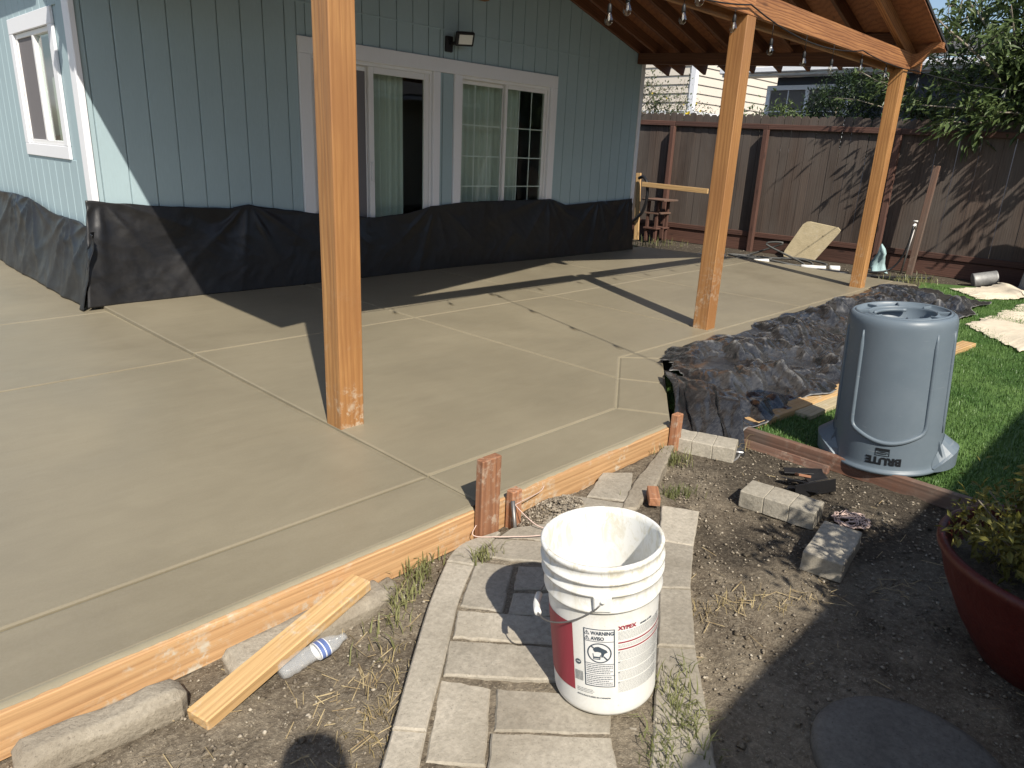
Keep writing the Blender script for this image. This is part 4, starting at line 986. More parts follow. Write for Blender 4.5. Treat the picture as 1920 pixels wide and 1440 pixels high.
# ================================================================== turf, timber edging and lumber
turf = prism('turf', ccw([(1.80, -7.6), (9.0, -7.6), (9.0, -5.2), (9.55, -4.55), (9.25, -3.92), (8.26, -4.16), (2.47, -4.10), (1.80, -4.60)]), -.16, -.098, M['turf'], kind='structure')
board('edging_timber', (1.775, -4.98, -.098), (1.735, -6.9, -.098), .038, .09, M['timber'], None, .005, label='dark redwood edging timber between the turf and the bare soil', cat='edging timber')
board('edging_timber', (1.70, -5.13, -.125), (1.69, -5.62, -.120), .03, .05, M['timber'], None, .005, upv=(.3, 0, 1), label='short broken strip of old wood lying against the edging timber', cat='edging timber')
board('lumber_board', (1.90, -5.062, -.075), (5.43, -5.40, -.075), .115, .045, M['plank'], None, .004, label='long pale two by four lying on turf behind the rubbish can', cat='lumber')
board('lumber_board', (2.30, -5.20, -.078), (3.6, -5.26, -.078), .13, .032, M['old_board'], None, .004, label='weathered grey plank lying on turf beside the pale two by four', cat='lumber')
def blades(n, area, h, wd, mat, name, lean=.5, zf=None, hv=.5, rng=RNG):
    xy = area(n); n = len(xy); a = rng.uniform(0, 6.283, n); hh = h*(1-hv+2*hv*rng.random(n)); ww = wd*(.7+.6*rng.random(n)); le = lean*rng.random(n)
    z0 = zf(xy[:, 0], xy[:, 1]) if zf is not None else np.full(n, -.1)
    d = np.stack([np.cos(a), np.sin(a)], -1); s = np.stack([-np.sin(a), np.cos(a)], -1)
    V = np.zeros((n, 5, 3))
    V[:, 0, :2] = xy-s*ww[:, None]/2; V[:, 1, :2] = xy+s*ww[:, None]/2
    mid = xy+d*(hh*le*.35)[:, None]; tip = xy+d*(hh*le)[:, None]
    V[:, 2, :2] = mid+s*ww[:, None]*.42; V[:, 3, :2] = mid-s*ww[:, None]*.42; V[:, 4, :2] = tip
    V[:, 0, 2] = V[:, 1, 2] = z0-.003; V[:, 2, 2] = V[:, 3, 2] = z0+hh*.6; V[:, 4, 2] = z0+hh*(1-.35*le)
    me = bpy.data.meshes.new(name); b = (np.arange(n)*5)[:, None]
    Fq = (b+np.array([[0, 1, 2, 3]])).tolist(); Ft = (b+np.array([[3, 2, 4]])).tolist()
    me.from_pydata(V.reshape(-1, 3).tolist(), [], Fq+Ft); me.materials.append(mat); return me
def turf_area(n):
    P = np.zeros((0, 2))
    while len(P) < n:
        q = np.stack([1.80+7.2*RNG.random(n)**1.7, -7.0+3.0*RNG.random(n)], -1)
        k = (q[:, 1] < -4.15+.0*q[:, 0]) & ~((q[:, 0] < 2.4) & (q[:, 1] > -4.1-.7*(2.47-q[:, 0])-.0)); P = np.concatenate([P, q[k]])
    return P[:n]
link('turf_blades', blades(110000, turf_area, .028, .0042, M['turf'], 'turf_blades', 1.0, lambda x, y: np.full(len(x), -.098)), kind='stuff', label='short bright green artificial grass', cat='grass')
turf_far = lambda n: np.stack([8.3+1.1*RNG.random(n), -4.7+.7*RNG.random(n)], -1)
# ------------------------------------------------------------------ crumpled sheets on the ground
def ground_sheet(name, corners, nu, nv, zf, mat, amp, seed, label, cat, sc_=1.0, edge=.03, group=None, lam=(.16, .9), drop=.7, sharp=None):
    c = [np.array(p, float) for p in corners]
    u = np.linspace(0, 1, nu); v_ = np.linspace(0, 1, nv); U, Vv = np.meshgrid(u, v_)
    B = c[0]*((1-U)*(1-Vv))[..., None]+c[1]*(U*(1-Vv))[..., None]+c[2]*(U*Vv)[..., None]+c[3]*((1-U)*Vv)[..., None]
    rs = np.random.default_rng(seed+50); ph = rs.uniform(0, 6.28, 8)
    ed = lambda t, a, b: edge*(np.sin(t*23+a)+.7*np.sin(t*51+b)+.5*np.sin(t*97+a*b))
    B[..., 1] += (ed(U, ph[0], ph[1])*(np.abs(Vv-.5)*2)**2); B[..., 0] += (ed(Vv, ph[2], ph[3])*(np.abs(U-.5)*2)**2)
    cr = facets(B[..., 0], B[..., 1], seed, lam=lam, n=12, h=amp)
    cr = np.maximum(cr-cr.mean()*drop, -.004)
    fall = np.minimum(1, 6*np.minimum.reduce([U, 1-U, Vv, 1-Vv])+.25)
    Z = zf(B[..., 0], B[..., 1], U, Vv)+cr*fall
    
    ids = np.arange(nu*nv).reshape(nv, nu); Fc = np.stack([ids[:-1, :-1], ids[:-1, 1:], ids[1:, 1:], ids[1:, :-1]], -1).reshape(-1, 4)
    o = link(name, mesh(name, np.stack([B[..., 0], B[..., 1], Z], -1).reshape(-1, 3).tolist(), Fc.tolist(), True), mat, label=label, cat=cat, group=group)
    if sharp: o.data.set_sharp_from_angle(angle=R(sharp))
    m = o.modifiers.new('thickness', 'SOLIDIFY'); m.thickness = .002; m.offset = 1
    return o
def tz(x, y, U, Vv):
    # lies over the slab edge, a low heap at the near end, then flat on the turf
    slab_side = 1/(1+np.exp(-(y-(-4.42-.02*x))*16)); heap = np.exp(-((x-2.15)/.75)**2-((y+4.58)/.28)**2)*.10
    near = 1/(1+np.exp((x-1.62)*22)); base = -.062+.070*slab_side+heap
    return base*(1-near)+near*(-.135)
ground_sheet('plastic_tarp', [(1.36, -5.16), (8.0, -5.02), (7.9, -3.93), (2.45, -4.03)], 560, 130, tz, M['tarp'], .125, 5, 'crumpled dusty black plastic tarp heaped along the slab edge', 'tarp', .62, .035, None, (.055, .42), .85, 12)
# front flap of the tarp hanging down to the soil
n, m = 60, 26; v = []; f = []
for i in range(n+1):
    u = i/n; bx = 1.40+.16*u; by = -4.90-.33*u; tx = 2.02-.03*u; ty = -4.38-.50*u
    for j in range(m+1):
        q = j/m; s = q**.7
        fold = .05*abs(((u*4.2+q*.9+.3*math.sin(q*4)) % 2)-1)-.02+.02*abs(((u*9-q*2.1) % 2)-1)+.012*mnoise.fractal(Vector((u*4, q*3, 1)), .6, 2, 3)
        v.append((bx+(tx-bx)*q-fold*.8, by+(ty-by)*q+fold*.5, -.132+.20*min(1, q*1.6)**.8+.02*mnoise.fractal(Vector((u*3, q*3, 7)), .6, 2, 3)*min(1, q*4)))
for i in range(n):
    for j in range(m): a = i*(m+1)+j; f.append([a, a+m+1, a+m+2, a+1])
fo = link('plastic_tarp', mesh('flap', v, f, True), M['tarp_flap'], label='folded black plastic flap hanging over the slab corner by the short stake', cat='tarp'); fo.modifiers.new('s', 'SOLIDIFY').thickness = .002
ground_sheet('drop_cloth', [(5.55, -5.78), (8.2, -6.3), (8.75, -5.30), (6.45, -5.14)], 130, 70, lambda x, y, U, V_: -.088+0*x, M['canvas'], .022, 21, 'wrinkled cream drop cloth on turf behind the rubbish can', 'drop cloth', .7, .02)
ground_sheet('drop_cloth', [(8.35, -4.85), (9.1, -5.35), (10.2, -4.85), (8.95, -4.38)], 90, 50, lambda x, y, U, V_: -.09+.05*np.exp(-((U-.75)/.1)**2), M['canvas'], .02, 33, 'cream drop cloth spread near the fence beyond the tarp', 'drop cloth', .7, .02)

# ================================================================== soil litter
def litter(n, smin, smax, xr, yr, name, mat, keep):
    xy = np.stack([RNG.uniform(*xr, n), RNG.uniform(*yr, n)], -1); xy = xy[keep(xy[:, 0], xy[:, 1])]; n = len(xy)
    s = smin+(smax-smin)*RNG.random(n)**3; z = ground_h(xy[:, 0], xy[:, 1])+.004
    base = np.array([(1, 0, 0), (-1, 0, 0), (0, 1, 0), (0, -1, 0), (0, 0, 1), (0, 0, -1), ], float); Fo = [[0, 2, 4], [2, 1, 4], [1, 3, 4], [3, 0, 4], [2, 0, 5], [1, 2, 5], [3, 1, 5], [0, 3, 5]]
    V = base[None]*(s[:, None, None]*RNG.uniform(.5, 1.2, (n, 6, 1)))*np.array([1, 1, .65]); a = RNG.uniform(0, 6.28, n); c_, s_ = np.cos(a), np.sin(a)
    Vx = V[..., 0]*c_[:, None]-V[..., 1]*s_[:, None]; Vy = V[..., 0]*s_[:, None]+V[..., 1]*c_[:, None]
    V = np.stack([Vx+xy[:, :1], Vy+xy[:, 1:], V[..., 2]+z[:, None]], -1)
    Fc = ((np.arange(n)*6)[:, None, None]+np.array(Fo)[None]).reshape(-1, 3)
    return link(name, mesh(name, V.reshape(-1, 3).tolist(), Fc.tolist(), True), mat, kind='stuff')
keep = lambda x, y: (y < -4.90) & (x < 1.68) & ~((y > -5.0-.9*(x+.3)-.0) & (x < -.3) & (y > -4.9))
o = litter(15000, .0015, .011, (-2.3, 1.68), (-7.0, -4.9), 'pebbles', M['pebble'], keep); tag(o, 'small pebbles and crumbs scattered over the bare soil', 'pebbles')
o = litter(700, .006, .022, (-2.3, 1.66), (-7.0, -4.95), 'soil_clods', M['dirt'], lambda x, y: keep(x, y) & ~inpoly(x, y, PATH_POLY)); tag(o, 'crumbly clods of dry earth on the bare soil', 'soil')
o = litter(2600, .002, .012, (.02, .52), (-5.10, -4.90), 'gravel', M['pebble'], lambda x, y: y < -4.9); tag(o, 'small heap of loose gravel beside the short stake', 'gravel')
o = litter(900, .004, .016, (8.6, 10.3), (-4.4, .8), 'rubble_crumbs', M['pebble'], lambda x, y: x > 8.5); tag(o, 'crumbs of stone on the soil strip along the fence', 'pebbles')
def straw(n):
    v = []; f = []
    for i in range(n):
        x = random.uniform(-2.1, 1.65); y = random.uniform(-6.9, -4.92)
        if random.random() < .28: x = random.gauss(-1.1, .16)-.0; y = random.gauss(-5.42, .10)+(x+1.1)*.75+.05
        if random.random() < .25: x = random.gauss(-.05, .5)+.3; y = -5.75-.6*(x-.15)+random.gauss(-.06, .05)
        if y > -4.92: continue
        a = random.uniform(0, 6.28); l = random.uniform(.02, .09); z = float(ground_h(np.array(x), np.array(y)))+.010; wd = .0012
        dx, dy = math.cos(a)*l/2, math.sin(a)*l/2; nx_, ny_ = -math.sin(a)*wd, math.cos(a)*wd; k = len(v); dz = random.uniform(-.006, .012)
        v += [(x-dx-nx_, y-dy-ny_, z), (x+dx-nx_, y+dy-ny_, z+dz), (x+dx+nx_, y+dy+ny_, z+dz+.001), (x-dx+nx_, y-dy+ny_, z+.001)]; f.append([k, k+1, k+2, k+3])
    return mesh('straw', v, f)
link('dry_straw', straw(520), M['straw'], kind='stuff', label='dry straw and grass clippings on the soil', cat='straw')
def clump(c, n, sx, sy, h, mat, label, ang=0, lean=.9, wd=.004, name='weed_clump'):
    def area(k):
        p = np.stack([RNG.normal(0, sx, k), RNG.normal(0, sy, k)], -1); ca, sa = math.cos(ang), math.sin(ang)
        return np.stack([c[0]+p[:, 0]*ca-p[:, 1]*sa, c[1]+p[:, 0]*sa+p[:, 1]*ca], -1)
    z0 = c[2] if len(c) > 2 else -.135
    return link(name, blades(n, area, h, wd, mat, name, lean, lambda x, y: np.full(len(x), z0), .45), kind='stuff', label=label, cat='weeds')
clump((-.60, -5.01), 200, .15, .03, .055, M['weed'], 'grass weeds between the form board and the path kerb', R(35), .95, .005)
clump((-.28, -5.06, -.10), 70, .035, .02, .05, M['weed'], 'small tuft of weeds in the joint by the kerb', 0, 1.2, .004)
clump((-.42, -6.03, -.12), 220, .03, .09, .075, M['weed'], 'grass tuft at the foot of the bucket', R(-45), 1.1, .004)
clump((-.58, -6.08, -.12), 170, .03, .07, .06, M['weed'], 'grass tuft along the path joint below the bucket', R(-45), 1.1, .004)
clump((1.16, -4.99), 130, .05, .05, .07, M['weed'], 'grass weeds beside the end of the form board', 0, 1.0, .004)
clump((.78, -5.22), 140, .09, .03, .055, M['weed'], 'grass weeds along the broken kerb behind the bucket', R(-25), 1.0, .004)
clump((-1.02, -5.42), 110, .16, .035, .04, M['drygrass'], 'dry grass along the outer path kerb', R(41), 1.6, .003)
clump((.12, -5.80), 90, .2, .03, .04, M['drygrass'], 'dry grass along the inner path kerb', R(-33), 1.6, .003)
clump((1.60, -5.14), 60, .06, .03, .07, M['drygrass'], 'dry grass by the edging timber', 0, 1.6, .003)
clump((9.05, -3.85), 160, .3, .15, .13, M['weed'], 'weeds at the edge of the turf by the fence', 0, 1.0, .008)
clump((9.2, .55), 120, .5, .2, .14, M['weed'], 'weeds along the fence foot behind the slab', 0, 1.0, .008)
# broken black tray, pink cord, small scraps
tray = empty('broken_tray', (1.42, -5.60, -.14), 'broken black plastic tray pieces on the soil by the edging timber', 'plastic tray')
for (p0, p1, wy, hz, u) in (((1.27, -5.62, -.105), (1.47, -5.735, -.09), .004, .065, (.15, .1, 1)), ((1.40, -5.50, -.112), (1.42, -5.66, -.10), .07, .006, (.4, 0, 1)), ((1.50, -5.46, -.118), (1.60, -5.62, -.10), .05, .006, (-.3, .1, 1)), ((1.33, -5.56, -.118), (1.36, -5.70, -.105), .06, .005, (.1, .5, 1)), ((1.44, -5.60, -.10), (1.53, -5.66, -.085), .05, .005, (.3, -.5, 1))):
    board('tray_piece', p0, p1, wy, hz, M['wall_sheet'], tray, .001, u)
board('tray_piece', (1.43, -5.555, -.085), (1.475, -5.60, -.095), .045, .012, M['stake'], tray, .001, (.3, .2, 1))
cp = []
for i in range(150):
    a = i*.21; r = .070+.012*math.sin(i*.9)+.006*math.sin(i*2.3); cp.append((1.225+r*math.cos(a)*1.0, -5.905+r*math.sin(a)*.95, -.128+.004*math.sin(i*1.7)+i*.00006))
for i in range(24): cp.append((1.225+.07*math.sin(i*2.4)*.9, -5.905+.055*math.cos(i*1.3), -.112+.003*math.sin(i)))
tube('pink_cord', cp, .0035, M['pink'], None, 6, label='coil of pale pink cord lying on the bare soil', cat='cord coil')
# round stepping stone
v, f = lathe_data([(.0005, .05), (.215, .05), (.24, .046), (.25, .034), (.252, .0), (.0005, 0)], 64)
v = [(x*(1+.012*mnoise.noise(Vector((x*6, y*6, 0)))), y, z+.003*mnoise.noise(Vector((x*12, y*12, 4)))) for x, y, z in v]
link('stepping_stone', mesh('stone', v, f, True), M['stone'], None, Matrix.Translation((-.09, -6.54, -.155)), label='round grey stepping stone lying in the deep shade', cat='stepping stone')

# ================================================================== red pot with shrub
def leafcloud(name, centres, n, size, mat, droop=.3, spread=.12, aspect=.32, rng=None, up_bias=.0, dirs=None, curl=.25):
    """n folded leaves scattered round the given twig points"""
    rng = rng or RNG; C = np.asarray(centres, float)
    k = rng.integers(0, len(C), n); p = C[k]+rng.normal(0, spread, (n, 3))
    d = rng.normal(0, 1, (n, 3)) if dirs is None else np.asarray(dirs, float)[k]+rng.normal(0, .55, (n, 3))
    d[:, 2] += up_bias-droop; d /= np.linalg.norm(d, axis=1)[:, None]
    s = np.cross(d, np.array([0, 0, 1.0])+rng.normal(0, .45, (n, 3))); s /= np.linalg.norm(s, axis=1)[:, None]+1e-9; nn = np.cross(s, d)
    L_ = size*(.6+.8*rng.random(n))[:, None]; w_ = L_*aspect*.5
    V = np.zeros((n, 6, 3))
    V[:, 0] = p; V[:, 1] = p+d*L_*.45+s*w_+nn*w_*.25; V[:, 2] = p+d*L_*.5-nn*L_*.04; V[:, 3] = p+d*L_*.45-s*w_+nn*w_*.25
    V[:, 4] = p+d*L_*.80+s*w_*.55-nn*L_*curl*.25; V[:, 5] = p+d*L_-nn*L_*curl*.55
    b = (np.arange(n)*6)[:, None]; F1 = [[0, 1, 2], [0, 2, 3], [1, 4, 2], [2, 4, 5], [2, 5, 3]]
    Fc = (b[:, None, :]+np.array(F1)[None]).reshape(-1, 3)
    me = bpy.data.meshes.new(name); me.from_pydata(V.reshape(-1, 3).tolist(), [], Fc.tolist()); me.materials.append(mat); return me
PC = Vector((.72, -6.75, -.15))
pot = empty('plant_pot', PC, 'large round red glazed pot holding a small leafy shrub', 'plant pot')
v, f = lathe_data([(.0005, 0), (.20, 0), (.23, .02), (.31, .14), (.375, .27), (.405, .36), (.418, .375), (.418, .395), (.405, .402), (.392, .395), (.385, .36), (.36, .30), (.0005, .30)], 72)
TP = Matrix.Translation(PC); link('pot_shell', mesh('pot_shell', v, f, True), M['pot'], pot, TP)
v, f = lathe_data([(.372, .305), (.30, .318), (.18, .325), (.0005, .33)], 40); link('potting_soil', mesh('ps', [(x, y, z+.012*mnoise.noise(Vector((x*14, y*14, 0)))) for x, y, z in v], f, True), M['soil'], pot, TP)
shrub = empty('potted_shrub', PC+Vector((0, 0, .3)), 'yellow green leafy shrub growing in the red pot', 'shrub')
tips = []; rs = np.random.default_rng(5)
for i in range(44):
    a = rs.uniform(0, 6.28); r = .30*math.sqrt(rs.random()); h = rs.uniform(.14, .34)*(1.1-r*.9); b0 = PC+Vector((r*.55*math.cos(a), r*.55*math.sin(a), .31)); tpn = PC+Vector((r*1.25*math.cos(a), r*1.25*math.sin(a), .31+h)); md = (b0+tpn)/2+Vector((0, 0, .03))
    tube('stem', spline([b0, md, tpn], 3), [.004]*3+[.003]*3+[.002], M['bark'], shrub, 4)
    for t in np.linspace(.35, 1.05, 9): tips.append(tuple(b0.lerp(tpn, t)))
link('foliage', leafcloud('foliage', tips, 5200, .034, M['leaf_pot'], -.3, .028, .38), None, shrub, kind='stuff')

# ================================================================== fence
FX = 10.5
fence = empty('wooden_fence', (FX, -1, -.12), 'weathered dog eared board fence with reddish posts and rails', 'fence')
def ftop(y): return 2.10+(y+4.4)*.022
y = -8.2; rs = random.Random(3)
while y < 4.6:
    wd = .138; h = ftop(y)+rs.uniform(-.018, .018); z0 = .10; t = .018; c = .035
    pl = [(-wd/2, 0), (wd/2, 0), (wd/2, h-z0-c), (wd/2-c, h-z0), (-wd/2+c, h-z0), (-wd/2, h-z0-c)]
    # local X = length
    vv = [(q[1], q[0], 0) for q in pl]+[(q[1], q[0], t) for q in pl]; ff = [[5, 4, 3, 2, 1, 0], [6, 7, 8, 9, 10, 11]]+[[i, (i+1) % 6, (i+1) % 6+6, i+6] for i in range(6)]
    T = Matrix.Translation((FX+rs.uniform(-.004, .004), y, z0)) @ Matrix(((0, 0, 1, 0), (0, 1, 0, 0), (1, 0, 0, 0), (0, 0, 0, 1))) @ Matrix.Rotation(rs.uniform(-.004, .004), 4, 'Z')
    link('picket', mesh('picket', vv, ff), M['picket'], fence, T)
    y += wd+rs.choice((.003, .004, .006))
for (ya, yb) in ((-8.2, -5.2), (-5.2, -2.9), (-2.9, -.75), (-.75, 1.12), (1.12, 4.6)):
    board('rail', (FX-.032, ya+.003, ftop(ya)-.185), (FX-.032, yb-.003, ftop(yb)-.185), .042, .085, M['rail'], fence, .004)
    board('rail', (FX-.032, ya+.003, .165), (FX-.032, yb-.003, .165), .042, .085, M['rail'], fence, .004)
    board('kick_board', (FX-.012, ya+.003, -.01), (FX-.012, yb-.003, -.01), .03, .25, M['rail'], fence, .004)
for yy in (-5.2, -2.9, -.75, 1.12): board('fence_post', (FX-.095, yy, -.14), (FX-.095, yy, ftop(yy)-.235), .085, .085, M['rail'], fence, .005, (1, 0, 0))

# things along the fence
board('spigot_post', (10.2, -3.50, -.14), (10.22, -3.56, 1.47), .085, .06, M['timber'], None, .004, (1, 0, 0), label='dark wooden post standing by the fence with a tap pipe', cat='post')
tp_ = empty('garden_tap', (10.14, -3.45, -.14), 'upright tap pipe with brass tap strapped to the dark post', 'garden tap')
tube('pipe', [(10.13, -3.40, -.14), (10.14, -3.46, .58)], .014, M['steel'], tp_); tube('tap_body', [(10.14, -3.46, .56), (10.08, -3.47, .62), (10.02, -3.47, .60)], [.02, .022, .016], M['pvc'], tp_); tube('tap_handle', [(10.08, -3.50, .67), (10.08, -3.44, .67)], .012, M['pvc'], tp_)
tube('tap_hose', spline([(10.02, -3.47, .6), (10.0, -3.45, .3), (10.02, -3.35, .02), (9.9, -3.2, -.11), (9.5, -2.9, -.11)], 6), .014, M['black_hose'], tp_)
# leaning panel
link('leaning_panel', (lambda v_f: mesh('panel', *v_f))((lambda n, P: ([p for p in P]+[(p[0]+.016, p[1], p[2]+.006) for p in P], [list(range(n)), [n+i for i in range(n)][::-1]]+[[(i+1) % n, i, n+i, n+(i+1) % n] for i in range(n)]))(12, [(10.05+.33*(z+.10)*.75, y, z) for y, z in ((-1.56, -.10), (-2.02, -.13), (-2.07, -.115), (-2.10, -.08), (-2.36, .37), (-2.37, .41), (-2.32, .45), (-1.85, .50), (-1.79, .49), (-1.74, .45), (-1.55, .0), (-1.54, -.06))])), M['old_board'], label='dusty tan panel with rounded corners leaning against the fence', cat='panel')
def hose(name, pts, r, mat, label, cat='hose'): return tube(name, spline(pts, 7), r, mat, None, 7, label=label, cat=cat)
rs = random.Random(12)
hp = [(8.75, -.9, -.11)]
for i in range(26):
    a = i*.82; hp.append((9.25+.33*math.cos(a)+.012*i, -1.55+.62*math.sin(a)*(.8+.3*rs.random())-.016*i, -.11+.012*(i % 4)))
hp[8] = (9.45, -1.5, .13); hp[9] = (9.5, -1.75, .17)
hose('garden_hose', hp, .016, M['rubber'], 'tangled grey hose lying on soil below the leaning panel')
hose('garden_hose', [(8.7, -2.3, -.115)]+[(8.95+.22*math.cos(i*.9), -2.95-.07*i+.5*math.sin(i*.9), -.11+.01*(i % 3)) for i in range(10)]+[(9.6, -3.6, -.11), (9.9, -3.9, -.11)], .018, M['black_hose'], 'dark hose looped on soil behind the far post')
PVL = ['white PVC pipe end lying at the slab edge behind the middle post', 'stubby white PVC block in front of the leaning panel', 'thin white PVC pipe right of the leaning panel', 'white PVC elbow touching the thin white pipe', 'tiny white PVC scrap by the dark hose']
for k, (a, b, r_) in enumerate((((8.62, -.62, -.09), (9.05, -1.0, -.09), .028), ((8.85, -1.62, -.09), (9.0, -1.78, -.08), .045), ((9.15, -2.25, -.10), (9.35, -2.55, -.10), .03), ((9.32, -2.62, -.09), (9.40, -2.74, -.09), .045), ((8.75, -2.85, -.10), (8.85, -2.96, -.10), .02))):
    tube('pvc_offcut', [a, tuple((Vector(a)*3+Vector(b))/4), b], [r_, r_*.92, r_], M['pvc'], None, 10, label=PVL[k], cat='pipe', group='white pipe offcuts by the fence')
# rag
n = 16; v = []; f = []
for i in range(n):
    a = 2*math.pi*i/n
    for j in range(7):
        q = j/6; r = (.085*(1-q)**.6+.008)*(1+.45*math.sin(3*a+q*4)+.2*math.sin(7*a)); v.append((9.95+r*math.cos(a)*.6+.03*math.sin(q*6), -3.12+r*math.sin(a)+.03*math.sin(q*7), -.125+.42*q+.01*math.sin(5*a)))
for i in range(n):
    for j in range(6): f.append([i*7+j, ((i+1) % n)*7+j, ((i+1) % n)*7+j+1, i*7+j+1])
link('blue_rag', mesh('rag', v, f, True), M['cloth_blue'], label='pale blue rag hanging pointed beside the tap post', cat='rag')
tin = empty('tin_can', (9.95, -4.55, -.14), 'dented tin cylinder lying on its side in fence shade', 'tin')
v, f = lathe_data([(.0005, -.15), (.10, -.15), (.108, -.145), (.104, -.13), (.104, .13), (.108, .145), (.10, .15), (.094, .148), (.092, -.12), (.0005, -.12)], 32)
link('tin_shell', mesh('tin', v, f, True), M['galv'], tin, Matrix.Translation((9.95, -4.55, -.03)) @ Matrix.Rotation(R(75), 4, 'X') @ Matrix.Rotation(R(25), 4, 'Y'))
# conical canvas cover
n = 48; v = []; f = []; cz = [(.44, -.13), (.40, .2), (.33, .6), (.25, 1.0), (.12, 1.35), (.03, 1.5), (.004, 1.52)]
for i in range(n):
    a = 2*math.pi*i/n
    for r, z in cz: v.append((9.95+r*(1+.07*math.sin(8*a+z*2))*math.cos(a), -5.42+r*(1+.07*math.sin(8*a+z*2))*math.sin(a), z))
k = len(cz)
for i in range(n):
    for j in range(k-1): f.append([i*k+j, ((i+1) % n)*k+j, ((i+1) % n)*k+j+1, i*k+j+1])
link('furniture_cover', mesh('cover', v, f, True), M['grey_cover'], label='grey canvas furniture cover standing by the fence beside the drop cloth', cat='cover')
# timber clutter at the house corner
board('upright_board', (9.80, 1.30, -.13), (9.82, 1.40, 1.11), .10, .035, M['plank'], None, .004, (1, 0, 0), label='pale upright board standing at the house corner with a hose looped over', cat='board')
board('cross_rail', (9.62, 1.16, .92), (9.62, -.22, .885), .04, .085, M['plank'], None, .004, label='pale horizontal rail behind the middle post', cat='rail')
hose('hose_loop', [(9.74, 1.33, 1.02), (9.70, 1.20, 1.05), (9.66, 1.08, .92), (9.66, 1.06, .65), (9.68, 1.14, .42), (9.70, 1.26, .30), (9.72, 1.38, .20), (9.74, 1.5, .05), (9.75, 1.5, -.11)], .03, M['black_hose'], 'black hose looped over the upright board at the house corner')
st = empty('saw_stand', (9.95, 1.02, -.13), 'dark reddish timber stand with a shelf by the fence', 'stand')
for yy in (1.12, .92):
    board('leg', (9.85, yy, -.13), (9.85, yy, .62), .05, .05, M['rail'], st, .003, (1, 0, 0)); board('leg', (10.2, yy, -.13), (10.2, yy, .62), .05, .05, M['rail'], st, .003, (1, 0, 0))
board('shelf', (9.80, 1.02, .40), (10.25, 1.02, .40), .30, .03, M['timber'], st); board('shelf', (9.80, 1.02, .12), (10.25, 1.02, .12), .30, .03, M['rail'], st); board('top', (9.78, 1.0, .645), (10.27, 1.0, .645), .5, .03, M['timber'], st)

# ================================================================== neighbours
def quadbox(name, lo, hi, mat, par): return cbox(name, lo, hi, mat, par, .004)
gh = empty('grey_house', (15, -4, -.2), 'dark grey stucco neighbour house with white gutter and window beyond the fence', 'house')
quadbox('wall', (15, -14, -.3), (15.2, 1.40, 3.28), M['stucco_grey'], gh); quadbox('wall', (15.2, 1.2, -.3), (22, 1.40, 3.28), M['stucco_grey'], gh)
board('gutter', (14.52, -14, 3.40), (14.52, 2.62, 3.40), .12, .13, M['white'], gh, .02); quadbox('soffit', (14.58, -14, 3.28), (15.0, 2.6, 3.32), M['white'], gh)
quadbox('fascia', (14.585, -14, 3.325), (14.62, 2.6, 3.48), M['white'], gh)
for i in range(10):                                 # shingle courses on the near slope
    x0 = 14.46+i*.19; z0 = 3.49+i*.062
    slabquad('shingle_course', [(x0, -14, z0), (x0, 2.7, z0), (x0+.21, 2.7, z0+.050), (x0+.21, -14, z0+.050)][::-1], .022, M['shingle'], gh)
gw = quadbox('window', (14.94, -.30, 3.0), (14.999, 1.60, 3.10), M['white'], gh)
for a, b in ((-.30, -.21), (1.51, 1.60), (.60, .68)): quadbox('frame_side', (14.942, a, 1.75), (14.998, b, 3.0), M['white'], gw)
quadbox('frame_sill', (14.942, -.30, 1.65), (14.998, 1.60, 1.75), M['white'], gw); quadbox('pane', (14.985, -.21, 1.75), (14.999, 1.51, 3.0), M['interior'], gw)
for a in (1.09, .20): quadbox('muntin', (14.972, a-.012, 1.75), (14.984, a+.012, 3.0), M['white'], gw)
quadbox('muntin', (14.970, -.21, 2.53), (14.982, 1.51, 2.556), M['white'], gw)
bh = empty('beige_house', (17, 4.8, -.2), 'beige lap sided neighbour house with white corner board beyond the fence', 'house')
quadbox('wall', (17.05, 4.85, -.3), (24, 14, 6.2), M['beige'], bh)
for i in range(15):
    z = 2.72+.235*i
    board('lap_board', (17.02, 4.94, z+.115), (17.02, 13.9, z+.115), .03, .245, M['beige'], bh, .003, (.14, 0, 1))
    board('lap_board', (17.14, 4.82, z+.115), (23.9, 4.82, z+.115), .03, .245, M['beige'], bh, .003, (0, .14, 1))
quadbox('corner_board', (16.97, 4.77, 2.55), (17.0, 4.93, 6.1), M['white'], bh); quadbox('corner_board', (17.0, 4.77, 2.55), (17.13, 4.80, 6.1), M['white'], bh)
quadbox('band_board', (16.96, 4.70, 2.55), (17.03, 13.9, 2.72), M['white'], bh); quadbox('band_board', (17.03, 4.72, 2.50), (23.9, 4.80, 2.70), M['white'], bh)
quadbox('base_wall', (16.98, 4.74, -.3), (23.9, 13.8, 2.50), M['stucco_beige'], bh)

